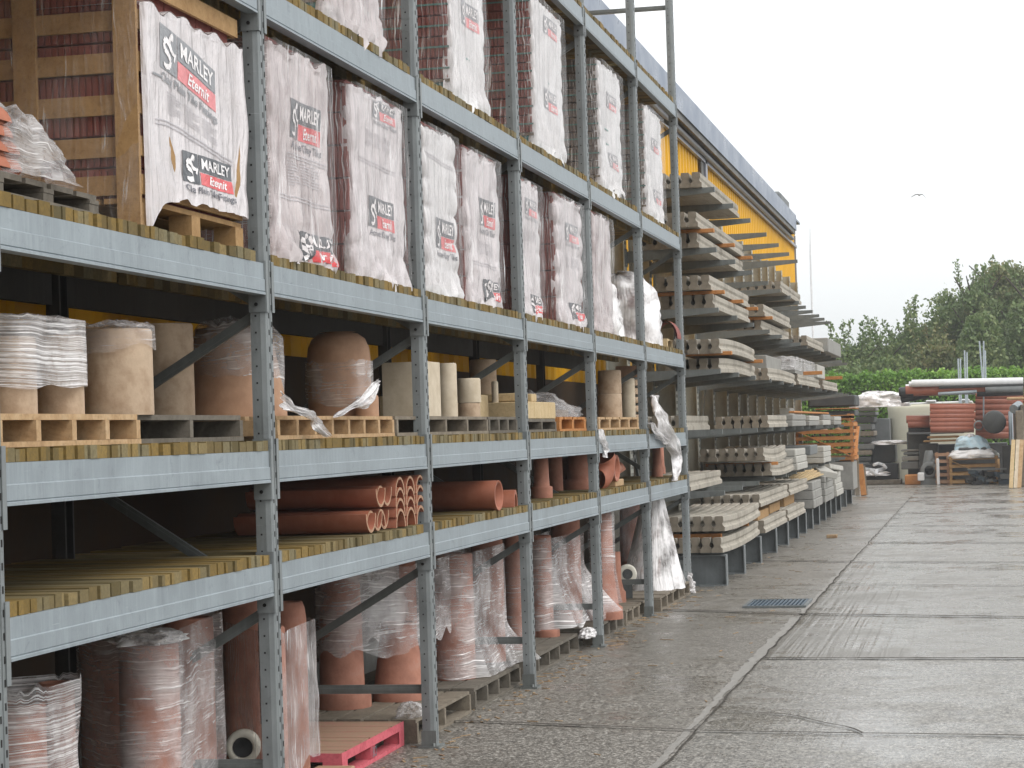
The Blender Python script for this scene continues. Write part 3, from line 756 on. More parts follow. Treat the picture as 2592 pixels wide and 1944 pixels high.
def pack(label, x0, x1, y0, z0, H_, m_tile, kind, seed, depth=.98, rz=0, bagm='bag', logos=(), line2='Acme Clay Tiles', scal=.02, film_m='film_faint', hem=.05, palm=None, spikes=0, fine=None, rules=(), layer=.16, straps=False, wr=.05, wl=.06, wrink=.02, front=True, grp='wrapped packs of clay tiles on the rack'):
    t = thing('tile_pack', label, 'tile pack', (x0, y0, z0), rz, grp)
    W_ = x1-x0; zp = 0
    if palm:
        zp = .115
        for i in range(3):
            mb = MB(); xx = (W_-.1)*i/2; mb.box(xx, xx+.1, 0, depth, .0, .095); mb.obj('bearer', palm, t)
        mb = MB(); mb.box(-.01, W_+.01, 0, depth, .096, .114); mb.obj('pallet_board', 'pallet_old', t)
    b = bpy.data.objects.new('load', None)
    o = tile_layers(t, W_, depth, H_-zp, layer, m_tile, seed, straps)
    for c in [x for x in COL.objects if x.parent == t and x.name.split('.')[0] in ('tile_stack','strap')]: c.location.z = zp
    S0 = bag_surface(W_, H_-(zp*.35), wl, wr, seed, layer, scal, wrink, hem, 0, spikes)
    dz = zp*.35
    S = lambda s, tt, off=0.0: S0(s, tt-dz, off)+Vector((0, -.018, dz))
    Hb = H_-dz
    S2 = lambda s, tt, off=0.0: S(s, tt+dz, off)
    bg = bag_mesh(t, S2, W_, Hb, wl, wr, bagm)
    for (a, b_, c, d, fd, cap) in logos:
        logo(bg, S2, a*W_, b_*W_, c*Hb, d*Hb, line2, fd, cap)
    if fine: fine_print(bg, S2, fine[0]*W_, fine[1]*W_, fine[2]*Hb, fine[3]*Hb, 3, seed)
    for r_ in rules: rule(bg, S2, r_[0]*W_, r_[1]*W_, r_[2]*Hb, r_[3]*Hb)
    clear_cover(t, W_, depth, H_, film_m, seed, z0=zp*.6)
    if front: clear_cover(t, W_, depth, H_-.02, 'film_sheen', seed+1, z0=.04, front=True, amp=.012, name='outer_film', oy=.035)
    return t
# ---------------- level four: bagged packs ----------------
L4 = lev(4); L5 = lev(5)
pack('left tile pack of the second bay in a clinging pinkish bag', 3.03, 3.92, .06, L4, 1.03, 'tile_red', 'clear', 3, bagm='bag_thin', film_m='film_thick', hem=.03, wrink=.030, scal=.012,
     logos=[(.34,.86,.58,.76,False,True), (.38,.98,.03,.15,False,False)], fine=(.30,.85,.36,.47), rules=((.15,.95,.30,0),(.30,.95,.50,0)), wl=.10)
pack('right tile pack of the second bay, dark red sides, red label below its middle', 4.36, 5.36, .06, L4, 1.03, 'tile_red', 'clear', 8, film_m='film_faint', wrink=.022, scal=.012,
     logos=[(.30,.80,.28,.44,False,True), (.40,.86,.86,.97,True,True)], rules=((.12,.85,.62,-.01),), fine=(.25,.80,.70,.78))
pack('bright white bagged tile pack with scalloped bulging edges, first in the third bay', 5.86, 6.62, .06, L4, 1.02, 'tile_red', 'clear', 12, bagm='bag_white', scal=.045, layer=.17, wrink=.016,
     logos=[(.32,.92,.28,.46,False,True)], rules=((.05,.95,.82,-.03),), hem=.08)
pack('bagged tile pack in the third bay with a crumpled dark label at its foot', 6.93, 7.84, .06, L4, 1.01, 'tile_red', 'clear', 17, scal=.02, wrink=.030, hem=.09,
     logos=[(.40,.88,.52,.70,False,True), (.40,.92,.06,.17,False,False)], fine=(.35,.85,.33,.42), rules=((.1,.9,.27,0),))
pack('narrow looking bagged tile pack just beyond the third bay post, red figure at its foot', 8.46, 9.24, .06, L4, .99, 'tile_red', 'clear', 22, wrink=.020, scal=.02, hem=.08,
     logos=[(.35,.92,.74,.86,True,True), (.45,.95,.05,.16,False,False)], fine=(.35,.9,.55,.64))
pack('bagged tile pack with stacked white bulges down its left edge in the fourth bay', 9.95, 10.98, .06, L4, 1.02, 'tile_red', 'clear', 27, scal=.055, layer=.19, wrink=.022, hem=.09,
     logos=[(.40,.88,.66,.80,True,True), (.48,.95,.07,.18,False,False)], fine=(.4,.9,.45,.54))
pack('plain pink bagged tile pack at the start of the fifth bay', 11.58, 12.42, .06, L4, 1.03, 'tile_red', 'clear', 31, bagm='bag_thin', wrink=.020, hem=.08, scal=.012)
# ---------------- level five ----------------
pack('half seen wrapped tile pack on teal pallet blocks, top edge of the second bay', 3.95, 4.93, .05, L5, 1.10, 'tile_red', 'clear', 41, palm='teal_paint', layer=.14, film_m='film_faint', hem=.10, straps=True, bagm='bag_thin', spikes=1)
pack('white fringed tile pack on the third bay top shelf beside a bare dark red side', 6.60, 7.50, .05, L5, 1.18, 'tile_red', 'clear', 45, palm='teal_paint', bagm='bag_white', layer=.135, straps=True, hem=.09, spikes=1.5, wrink=.016,
     logos=[(.35,.85,.42,.56,True,False)])
pack('white fringed tile pack with long dangling tatters, fourth bay top shelf', 9.20, 10.30, .05, L5, 1.16, 'tile_red', 'clear', 49, palm='teal_paint', bagm='bag_white', layer=.135, straps=True, hem=.12, spikes=2.2, wrink=.014,
     logos=[(.40,.85,.80,.92,True,False),(.35,.80,.28,.42,True,False)])
pack('white fringed pack of grey brown tiles in the fifth bay top shelf', 12.05, 13.15, .05, L5, 1.14, 'tile_brown', 'clear', 53, palm='pallet_old', bagm='bag_white', layer=.13, straps=True, hem=.09, spikes=1.5, wrink=.016,
     logos=[(.35,.80,.66,.78,True,False),(.40,.85,.18,.30,True,False)])
pack('white fringed pack of grey brown tiles at the far end of the top shelf', 14.72, 15.78, .05, L5, 1.12, 'tile_brown', 'clear', 57, palm='pallet_old', bagm='bag_white', layer=.13, straps=True, hem=.09, spikes=1.5, wrink=.016,
     logos=[(.40,.85,.62,.74,True,False),(.45,.9,.14,.26,True,False)])

# ---------------- crate with the big printed bag ----------------
cx0, cx1, cz = 1.46, 2.64, L4
t = thing('timber_crate', 'slatted timber crate of clay fittings with a big printed bag over its front, first bay', 'crate', (cx0,.06,cz), 0)
W_, D_, H_ = cx1-cx0, 1.0, 1.08
mb = MB()
for i in range(3):
    pass
for xx in (0,(W_-.1)/2,W_-.1):
    for yy in (0,D_/2-.05,D_-.1): mb = MB(); mb.box(xx,xx+.1,yy,yy+.1,.0,.10); mb.obj('pallet_block', 'crate_wood', t)
mb = MB()
for i in range(6): mb.box(-.005,W_+.005,i*D_/6+.01,(i+1)*D_/6-.01,.101,.122)
mb.obj('pallet_board', 'crate_wood', t)
hs_ = [.135,.285,.45,.615,.78,.945]
for k, z in enumerate(hs_):
    mb = MB(); hh = .078
    mb.box(.0,.018,.0,D_,z,z+hh); mb.box(W_-.018,W_,.0,D_,z,z+hh); mb.obj('side_slat', 'crate_wood', t)
    mb = MB(); mb.box(.019,W_-.019,0,.016,z,z+hh); mb.obj('front_slat', 'crate_wood', t)
for yy in (.0,.42,.9):
    mb = MB(); mb.box(-.022,-.001,yy,yy+.095,.0 if yy == 0 else .123,H_); mb.obj('upright', 'crate_wood', t)
mb = MB(); mb.bar((.36,-.012,.22),(.04,-.012,.62),.05,.02,0,(0,1,0)); mb.obj('front_brace', 'crate_wood', t)
mb = MB(); mb.bar((W_-.14,-.012,.20),(W_+.0,-.012,.60),.05,.02,0,(0,1,0)); mb.obj('front_brace', 'crate_wood', t)
o = tile_layers(t, W_-.06, D_-.06, .86, .13, 'tile_red', 5); o.location = (.03,.03,.125)
wd = .03
HB = .76
S0 = bag_surface(W_, HB, .02, .05, 61, .3, 0, .009, .02, bulge=.02)
def SB(s, tt, off=0.0):
    p = S0(s, tt, off); p.y -= .03
    lo_ = 1-tt/HB
    p.z += .155-.15*math.exp(-max(0, s)/(.10*W_))*lo_**3
    if s > W_*.6: p.x += .035*math.exp(-((tt-.36)/.13)**2)*(s-W_*.6)/(W_*.4)
    if s < W_*.2: p.x += .03*max(0, .45-tt)*(1-s/(W_*.2))
    return p
bg = bag_mesh(t, SB, W_, HB, .02, .06, 'bag', .5)
def skew(sk):     # printed on a sagging sheet: slopes down to the right
    return lambda s, tt, off=0.0: SB(s, tt-sk*(s-W_*.4)+.012*math.sin(s*5), off)
logo(bg, skew(.12), .13*W_, .68*W_, .455, .63, 'Clay Plain Tile Fittings', True)
fine_print(bg, skew(.10), .20*W_, .72*W_, .30, .38, 3, 2)
mb = MB(); put_panel(mb, skew(.08), .05*W_, .15*W_, .425, .433, .004); mb.obj('small_print', 'print_grey', bg)
logo(bg, lambda s, tt, off=0.0: SB(s, tt, off), .33*W_, .83*W_, .075, .20, 'Clay Plain Tile Fittings', False)
rule(bg, skew(.07), .08*W_, .85*W_, .265)
clear_cover(t, W_, D_, H_+.03, 'film_faint', 9, amp=.018)

# small pallet of roof fittings in front of the crate
pallet('small_pallet', 'small dark pallet jutting out in front of the slatted crate, first bay', -.25, 1.04, .06, .50, L4, .085, 'pallet_grey', 'y', 4, 6)
t = thing('ridge_tile_bundle', 'bundle of orange ridge tiles half covered in clear film on the small dark pallet', 'ridge tiles', (-.25,.17,L4+.088), 0)
for k in range(4):
    mb = MB(); r0, r1 = .105, .092; n = 14; L0, L1 = 0, .64-.03*k+.02*(k % 2)
    z = .015+k*.052
    A0 = [(L0, -r0*math.cos(math.pi*i/n), z+r0*.72*math.sin(math.pi*i/n)) for i in range(n+1)]; A1 = [(L1-.03*math.sin(math.pi*i/n), p[1], p[2]) for i, p in enumerate(A0)]
    B0 = [(L0, -r1*math.cos(math.pi*i/n), z-.012+r1*.72*math.sin(math.pi*i/n)) for i in range(n+1)]; B1 = [(L1-.03*math.sin(math.pi*i/n), p[1], p[2]) for i, p in enumerate(B0)]
    mb.grid([A0, A1]); mb.grid([B0, B1]); mb.grid([A1, B1], 0, False); mb.grid([A0, B0], 0, False); mb.obj('ridge_tile', 'tile_orange', t)
def blob_film(parent, name, m, cx, cy, z0, L, Wd, H_, seed, lump=.25, taper=None):
    """crumpled film slumped over something: a closed low dome with sharp folds"""
    mb = MB(); n = 44; k = 18; P = []; UV = []
    for j in range(k+1):
        f = j/k; row = []; uvr = []
        for i in range(n+1):
            a = 2*math.pi*i/n; rr_ = math.cos(f*math.pi/2)**.55 if f < 1 else 0
            c, s = math.cos(a), math.sin(a); sq = 1/max(abs(c), abs(s))**.55
            q = 1+lump*(nz(c*2.1+seed, s*2.1, f*2.5)+.55*nz(c*5.5, s*5.5+seed, f*7)+.25*nz(c*13, s*13+seed, f*16))
            x = c*sq*L/2*rr_*q; y = s*sq*Wd/2*rr_*q; h = math.sin(f*math.pi/2)*(taper(x/(L/2)) if taper else 1)*H_*(1+.5*lump*nz(c*3, s*3, seed))
            row.append((cx+x, cy+y, z0+max(0, h))); uvr.append((a*.35, f*.8))
        P.append(row); UV.append(uvr)
    mb.grid(P, 0, True, UV); return mb.obj(name, m, parent)
blob_film(t, 'clear_film', 'film_thick', .80, .0, .0, .62, .30, .25, 4, .28, lambda u: .85-.40*u)

# slumped wraps at the far end of level four
t = thing('wrapped_bundle', 'slumped silvery film bundle beside the plain pink pack on the fourth shelf', 'wrapped bundle', (13.2,.45,L4), 0, 'slumped film bundles on the fourth shelf')
mb = MB(); mb.box(-.5,.4,-.25,.25,0,.30); mb.box(-.45,.0,-.2,.22,.301,.46); mb.obj('tile_pile', 'tile_red', t)
blob_film(t, 'film', 'film_white', 0, 0, 0, 1.15, .72, .58, 15, .30, lambda u: 1.0-.30*u)
t = thing('wrapped_bundle', 'tall crumpled film bundle at the end of the fourth shelf with red print showing', 'wrapped bundle', (15.25,.45,L4), 0, 'slumped film bundles on the fourth shelf')
mb = MB(); mb.box(-.5,.45,-.28,.28,0,.40); mb.box(-.3,.3,-.24,.24,.401,.58); mb.obj('tile_pile', 'tile_red', t)
blob_film(t, 'film', 'film_white', 0, 0, 0, 1.35, .80, .72, 25, .26)
t = thing('ridge_end_tile', 'dark red hollow ridge end leaning at the far end of the fourth shelf', 'ridge tile', (16.1,.10,L4+.10), 0)
mb = MB(); n = 12
for r_, s_ in ((.13,0),(.115,1)):
    mb.grid([[(x, -r_*math.cos(math.pi*i/n), r_*1.5*math.sin(math.pi*i/n)) for i in range(n+1)] for x in (0,.30)])
mb.obj('shell', 'tile_red', t)
t = thing('wood_offcut', 'pale timber offcuts under the dark red ridge end on the fourth shelf', 'offcut', (15.95,.06,L4), 0)
mb = MB(); mb.box(0,.4,0,.30,.075,.098); mb.box(0,.05,0,.3,0,.074); mb.box(.34,.4,0,.3,0,.074); mb.obj('offcut_stand', 'pale_wood', t)

# ---------------- film round groups ----------------
def hull_film(parent, circles, z0, z1, m, seed, name='stretch_film', amp=.012, flare=0.0, top_in=.0, pad=.012, slant=0.0, hem=0.0, capm=None, waist=0.0, uvrot=1.0, nj=26, bottom=None):
    """film pulled round upright things; circles (x, y, r) in the parent's space"""
    n = 120; P = []; UV = []
    cxm = sum(c[0] for c in circles)/len(circles); cym = sum(c[1] for c in circles)/len(circles)
    raw = []
    for i in range(721):
        a = 2*math.pi*i/720+.9; nx, ny = math.cos(a), math.sin(a)
        c = max(circles, key=lambda q: q[0]*nx+q[1]*ny+q[2]); raw.append((c[0]+nx*(c[2]+pad), c[1]+ny*(c[2]+pad), nx, ny))
    acc = [0.0]
    for i in range(720): acc.append(acc[-1]+math.hypot(raw[i+1][0]-raw[i][0], raw[i+1][1]-raw[i][1]))
    base = []; L = []; k = 0
    for i in range(n+1):
        d = acc[-1]*i/n
        while k < 719 and acc[k+1] < d: k += 1
        f = (d-acc[k])/max(1e-9, acc[k+1]-acc[k]); f = max(0, min(1, f)); base.append(tuple(raw[k][q_]*(1-f)+raw[k+1][q_]*f for q_ in range(4))); L.append(d)
    base[-1] = base[0]
    for j in range(nj+1):
        f = j/nj; row = []; uvr = []
        for i in range(n+1):
            x, y, nx, ny = base[i]; aa = math.atan2(ny, nx)
            lo = z0+hem*nz(x*5, y*5, seed)+slant*nx
            z = lo+(z1-lo)*f
            d = amp*.6*(nz(x*5+seed, y*5, z*5)+.4*nz(x*14, y*14+seed, z*9))
            d += flare*max(0, 1-f*2.6)**1.6 - waist*math.sin(math.pi*f) - top_in*max(0, f-.8)*5
            if bottom: d += bottom(aa, f)
            row.append((x+nx*d, y+ny*d, z+(amp*1.5*nz(nx*5, ny*5, seed+4) if f > .9 else 0)*(f-.9)*10)); uvr.append((L[i]*uvrot, z))
        P.append(row); UV.append(uvr)
    mb = MB(); mb.grid(P, 0, True, UV); o = mb.obj(name, m, parent)
    if capm:
        T = []; U2 = []; top = P[-1]
        for k in range(7):
            g_ = k/6; T.append([(cxm+(p[0]-cxm)*(1-g_), cym+(p[1]-cym)*(1-g_), p[2]+.02*math.sin(g_*1.6)+.018*nz(p[0]*20, p[1]*20, g_*9)*(1 if 0 < g_ < 1 else 0)) for p in top]); U2.append([(L[i]*.6, z1+g_*.3) for i in range(n+1)])
        mb = MB(); mb.grid(T, 0, True, U2); mb.obj('film_cap', capm, parent)
    return o
def ribbon(parent, name, m, pts, seed=1, fold=.02, n=26, thick=None):
    """hanging film: pts (x, y, z, width-vector)"""
    P = []; UV = []; N_ = 14
    K = len(pts)-1
    for j in range(n+1):
        u = j/n*K; k = min(int(u), K-1); f = u-k
        a, b = pts[k], pts[k+1]; c = Vector(a[:3]).lerp(Vector(b[:3]), f); w = Vector(a[3]).lerp(Vector(b[3]), f)
        row = []; uvr = []
        for i in range(N_+1):
            s = i/N_-.5; fo = fold*(math.sin(s*17+seed+j*.12)+nz(s*7, j*.25, seed)*1.2)
            row.append(tuple(c+w*s+Vector((0,-fo,fo*.3*math.sin(j*.7))))); uvr.append((s*.5, j/n))
        P.append(row); UV.append(uvr)
    mb = MB(); mb.grid(P, 0, True, UV); return mb.obj(name, m, parent)

# ---------------- round goods ----------------
def drum(name, label, cat, k, x1, x2, yb, yt, m, zb=None, Yc=None, wall=.02, taper=1.0, grp=None, hollow=True, zt=None, rims=None, off=(0,0,0)):
    cx, cy, r, z0, z1 = cyl(k, x1, x2, yb, yt, zb, Yc)
    if zt: z1 = zt
    cx += off[0]; cy += off[1]
    t = MB(); h = z1-z0
    pr = rims(r, h) if rims else [(r*1.0,0),(r*1.005,.01),(r*(1+taper)/2,h*.5),(r*taper,h-.01),(r*taper-.006,h)]
    rt_ = pr[-1][0]
    pr = pr+[(max(rt_-wall,.01),h),(max(rt_-wall,.01),h*.35 if hollow else h-.002),(.001,h*.35 if hollow else h-.002)]
    t.lathe(pr, n=40); o = t.obj(name, m, None, (cx,cy,z0))
    if label: tag(o, label, cat, grp)
    return o, (cx, cy, r, z0, z1)
def box_at(name, label, cat, x0, x1, y0, y1, z0, z1, m, grp=None, bev=.006, rz=0, hollow=False, parent=None):
    mb = MB(); cx, cy = (x0+x1)/2, (y0+y1)/2; a, b, h = (x1-x0)/2, (y1-y0)/2, z1-z0
    if hollow:
        w = .025; mb.box(-a,a,-b,-b+w,0,h); mb.box(-a,a,b-w,b,0,h); mb.box(-a,-a+w,-b+w,b-w,0,h); mb.box(a-w,a,-b+w,b-w,0,h)
    else: mb.box(-a,a,-b,b,0,h)
    o = mb.obj(name, m, parent, (cx,cy,z0), bevel=bev if not hollow else 0); o.rotation_euler.z = rz
    if label: tag(o, label, cat, grp)
    return o
# ---------------- level three: flue liners and drums ----------------
L3 = lev(3); PH = .112; Z3 = L3+PH
GP = 'timber pallets on the third shelf'
pallet('pallet', 'splintered pale pallet under the film wrapped flue liners, first bay third shelf', .12, 1.36, .05, .95, L3, PH, 'pallet_new', 'x', 5, 6, GP)
pallet('pallet', 'grey weathered pallet behind the first bay post on the third shelf', 1.38, 2.66, .09, .99, L3, PH, 'pallet_grey', 'x', 3, 6, GP)
pallet('pallet', 'pale pallet with a torn film tail hanging over it, second bay third shelf', 3.02, 5.05, .05, .95, L3, PH, 'pallet_new', 'x', 8, 6, GP)
pallet('pallet', 'grey brown pallet under the buff flue liners, third bay third shelf', 5.1, 7.38, .05, .95, L3, PH, 'pallet_old', 'x', 5, 6, GP)
pallet('pallet', 'short dark pallet left of the pale timber boxes on the third shelf', 7.45, 8.35, .06, .9, L3, PH, 'pallet_grey', 'x', 4, 6, GP)
pallet('pallet', 'low grey pallet under the pale timber boxes on the third shelf', 8.62, 9.72, .05, .9, L3, .095, 'pallet_grey', 'x', 3, 6, GP)
pallet('pallet', 'orange ended pallet beneath a heap of loose film on the third shelf', 9.85, 11.0, .05, .9, L3, PH, 'orange_wood', 'y', 3, 6, GP)
pallet('pallet', 'pale pallet under the two stacked buff drums in the fifth bay', 11.6, 13.8, .05, .9, L3, PH, 'pallet_new', 'y', 5, 6, GP)

GD = 'clay flue liners on the third shelf'
o, c1 = drum('flue_liner', 'buff flue liner under tight film at the left edge, third shelf', 'flue liner', 'D', -90, 262, 1258, 700, 'clay_buff', Z3, .20, grp=GD)
o, c2 = drum('flue_liner', 'second buff flue liner inside the same tight film, third shelf', 'flue liner', 'D', 266, 592, 1256, 690, 'clay_buff', Z3, .20, grp=GD)
t = thing('stretch_wrap', 'tight horizontal stretch film round the two buff flue liners at the left edge', 'stretch film', (c1[0],.22,Z3), 0)
q = [(c1[0]-c1[0],c1[1]-.22,c1[2]),(c2[0]-c1[0],c2[1]-.22,c2[2]),(0,.40,c1[2]),(c2[0]-c1[0],.40,c2[2])]
hull_film(t, q, .10, .345, 'film_dense', 3, amp=.008, slant=.0, capm='film_thick', hem=.025)
o, c3 = drum('flue_liner', 'tall blotchy buff flue liner with film gathered over its top, third shelf', 'flue liner', 'D', 592, 1078, 1266, 650, 'clay_buff', Z3, .20, grp=GD)
w = thing('top_wrap', 'crinkled clear film cap gathered on the blotchy buff flue liner', 'film cap', (c3[0],c3[1],c3[3]), 0)
h3 = c3[4]-c3[3]
hull_film(w, [(0,0,c3[2])], h3*.72, h3+.01, 'film', 6, amp=.008, hem=.06, capm='film_thick')
o, c4 = drum('flue_liner', 'shadowed upper flue liner standing behind the blotchy one, third shelf', 'flue liner', 'D', 985, 1365, 1255, 610, 'clay_buff', Z3, .55, grp=GD)
o, c5 = drum('chimney_pot', 'wide orange buff pot in film right behind the first bay diagonal brace', 'chimney pot', 'D', 1285, 2010, 1262, 640, 'clay_orange', Z3, .42, grp=None, rims=lambda r, h: [(r,0),(r,.03),(r*.93,h*.35),(r*.78,h*.8),(r*.72,h)])
w = thing('stretch_wrap', 'loose clear film round the wide orange buff pot behind the second post', 'stretch film', (c5[0],c5[1],Z3), 0)
hull_film(w, [(0,0,c5[2]*.85),(.05,0,c5[2]*.85)], .13, c5[4]-c5[3]+.02, 'film_thick', 12, amp=.014, top_in=.06, hem=.10, capm='film')
# second bay
o, c6 = drum('chimney_pot', 'big brown clay pot with rounded shoulder and film round its waist, second bay', 'chimney pot', 'E', 335, 745, 770, 232, 'clay_orange', Z3, .36, rims=lambda r, h: [(r,0),(r,h*.70),(r*.96,h*.82),(r*.84,h*.92),(r*.62,h*.98),(r*.3,h),(.1,h)], hollow=False)
o, c7 = drum('flue_liner', 'pinkish clay ring poking out under the film beside the big brown pot', 'flue liner', 'E', 640, 790, 782, 640, 'clay_orange', Z3, .16, grp=None)
w = thing('stretch_wrap', 'silvery stretch film banded round the big brown clay pot, pulled to a tail', 'stretch film', (c6[0],c6[1],Z3), 0)
hull_film(w, [(0,0,c6[2]),(c7[0]-c6[0]-.02,c7[1]-c6[1]+.06,c7[2]*.8)], .07, .31, 'film_thick', 16, amp=.012, hem=.10, slant=.01)
w = thing('film_tail', 'torn white film tail knotted and hanging over the pale pallet edge, second bay', 'film tail', (0,0,0), 0)
def P3(k, x, y, Y): p = ony(k, x, y, Y); return (p.x, p.y, p.z)
ribbon(w, 'strand', 'film_white', [(*P3('E',160,670,.02), (.02,0,.09)), (*P3('E',240,730,.0), (.02,0,.035)), (*P3('E',330,755,-.01), (.05,0,.04)), (*P3('E',380,800,-.015), (.10,0,.01)), (*P3('E',400,850,-.02), (.12,0,.01)), (*P3('E',455,905,-.02), (.08,0,.01))], 3, .012)
ribbon(w, 'strand', 'film_white', [(*P3('E',790,560,.0), (.0,0,.05)), (*P3('E',740,640,-.005), (.03,0,.13)), (*P3('E',640,700,-.01), (.03,0,.04)), (*P3('E',510,772,.02), (.05,0,.02))], 5, .010)
# buff liners, third bay
a = ony('E',1112,430,.05); 
p0 = ony('E',1112,790,.06); pb = onx('E', 812, 600, p0.x)
box_at('square_flue_liner', 'large square buff flue liner with a shaded side, third bay third shelf', 'flue liner', p0.x, p0.x+.30, .06, pb.y, Z3, a.z+.01, 'clay_pale', GD, hollow=True)
drum('flue_liner', 'bright cream round flue liner beside the large square one', 'flue liner', 'E', 1172, 1300, 790, 432, 'clay_pale', Z3, .16, grp=GD)
o, ca = drum('flue_liner', 'short buff flue liner lowest of the two stacked pieces, third bay', 'flue liner', 'E', 1302, 1446, 786, 688, 'clay_buff', Z3, .17, grp=GD)
o, cb = drum('flue_liner', 'whitish flue liner piece sitting on the short buff one, third bay', 'flue liner', 'E', 1296, 1449, 684, 480, 'clay_pale', ca[4]+.001, .17, grp=GD, zt=ca[4]+.16)
drum('flue_liner', 'tall buff flue liner right of the stacked whitish piece, third bay', 'flue liner', 'E', 1385, 1556, 745, 408, 'clay_buff', Z3, .45, grp=GD)
drum('flue_liner', 'thin pale sliver of a flue liner next to the tall buff one', 'flue liner', 'E', 1520, 1564, 740, 548, 'clay_pale', Z3, .30, grp=GD)
# pale timber boxes, fourth bay
GB = 'pale timber boxes on the third shelf'
b0 = ony('F',190,580,.06); b1 = ony('F',345,580,.06)
z0 = L3+.096
n = 4
for i in range(n):
    xa = 8.68+i*.27
    box_at('timber_box', ['leftmost', 'second', 'third', 'rightmost'][i]+' of the four pale timber boxes side by side on the low grey pallet', 'timber box', xa, xa+.255, .06, .40, z0, z0+.125, 'pale_wood', GB)
for i in range(2):
    box_at('timber_box', ('left' if i == 0 else 'right')+' one of the two pale timber blocks on top of the box row', 'timber box', 8.80+i*.5, 8.98+i*.5, .15, .5, z0+.131, z0+.19, 'pale_wood', GB)
box_at('timber_sheet', 'long pale timber panel lying behind the post before the box row', 'timber panel', 7.6, 8.5, .30, .85, L3+PH+.002, L3+PH+.16, 'pale_wood')
t = thing('wrapped_bundle', 'glossy heap of loose film on the orange ended pallet, fourth bay', 'wrapped bundle', (10.35,.35,L3+PH), 0)
mb = MB(); mb.box(-.45,.4,-.2,.25,0,.06); mb.obj('board', 'pallet_old', t)
blob_film(t, 'film', 'film', 0, 0, 0, 1.15, .60, .18, 35, .34, lambda u: 1-.35*u)
# fifth bay stacked drums
o, ca = drum('flue_liner', 'lower of the two stacked wide buff drums, fifth bay', 'flue liner', 'F', 577, 710, 550, 430, 'clay_buff', Z3, .26, grp=GD)
o, cb = drum('flue_liner', 'upper of the two stacked wide buff drums, fifth bay', 'flue liner', 'F', 577, 706, 424, 300, 'clay_buff', ca[4]+.002, .26, grp=GD, zt=ca[4]+(ca[4]-ca[3])*.98)
drum('flue_liner', 'pale speckled drum right of the two stacked wide drums', 'flue liner', 'F', 700, 784, 548, 345, 'clay_pale', Z3, .24, grp=GD)
box_at('grey_drum_end', 'low dark grey lump behind the pale pallet opening, fifth bay', 'grey lump', 12.2, 12.6, .5, .8, Z3+.001, Z3+.05, 'dark_grey')
# sixth bay: dangling film and clutter
t = thing('hanging_film', 'long torn film sheet draped over two beams at the far end bay', 'film sheet', (0,0,0), 0)
ribbon(t, 'sheet', 'film_white', [(*P3('F',882,440,.06), (.10,0,.02)), (*P3('F',905,520,.0), (.42,0,.03)), (*P3('F',940,600,-.03), (.62,0,.06)), (*P3('F',985,690,-.04), (.66,0,.0)), (*P3('F',1012,770,-.045), (.42,0,.0)), (*P3('F',1010,850,-.045), (.30,0,0)), (*P3('F',1000,910,-.045), (.12,0,0))], 4, .03, 40)
ribbon(t, 'sheet', 'film_white', [(*P3('F',862,590,-.02), (.12,0,.02)), (*P3('F',900,640,-.03), (.34,0,.05)), (*P3('F',950,690,-.035), (.30,0,.06)), (*P3('F',970,715,-.035), (.06,0,.0))], 9, .02)
t = thing('hanging_film', 'small wispy film scrap hanging over the beam at the fifth bay post', 'film scrap', (0,0,0), 0)
ribbon(t, 'sheet', 'film_white', [(*P3('F',590,625,-.01), (.06,0,0)), (*P3('F',605,680,-.02), (.14,0,.02)), (*P3('F',622,740,-.02), (.16,0,0)), (*P3('F',612,780,-.02), (.05,0,0))], 6, .015)
t = thing('edging_stack', 'stack of scalloped buff clay edgings behind the torn film in the last bay', 'clay edging', (14.6,.25,L3), 0)
for k in range(6):
    mb = MB(); mb.lathe([(.16-.01*(k % 2),0),(.165,.04),(.15,.055),(.12,.06)], (0,0,.001+k*.085), 20, a0=0); mb.obj('edging', 'clay_buff', t)
mb = MB(); mb.box(-.12,.12,-.1,.12,.511,.62); mb.obj('brick_top', 'clay_orange', t)

# ---------------- level two: channels, pipes, pots ----------------
L2 = lev(2)
GC = 'half round clay channels stacked on the second shelf'
def channel(x_end, yc, zc, r, L, flip, label):
    mb = MB(); n = 14; th = .014; s = -1 if flip else 1
    def arc(rr, x): return [(x, -rr*math.cos(math.pi*i/n), s*rr*math.sin(math.pi*i/n)*1.05) for i in range(n+1)]
    A, B = arc(r, 0), arc(r, -L); C_, D_ = arc(r-th, 0), arc(r-th, -L)
    # the glazed ends face the yard: channels lie across the shelf, seen slightly from the left
    mb.grid([A, B]); mb.grid([C_, D_]); mb.grid([A, C_], 1, False); mb.grid([B, D_], 0, False)
    mb.grid([[A[0], C_[0]], [B[0], D_[0]]], 1, False); mb.grid([[A[-1], C_[-1]], [B[-1], D_[-1]]], 1, False)
    o = mb.obj('half_round_channel', ['terracotta_pipe', 'clay_orange'], None, (x_end, yc, zc)); o.rotation_euler.z = R(-90)
    return tag(o, label, 'clay channel', GC)
# upright hoops nested four high in three columns
names = ['lowest', 'second', 'third', 'top']
pos = [(5.05,'first'),(5.27,'second'),(5.49,'third')]
for (xx, cn) in pos:
    for k in range(4):
        channel(xx, .03, L2+.004+k*.058, .098, .8, False, f'{names[k]} arch in the {cn} column of nested clay channels next to the third post')
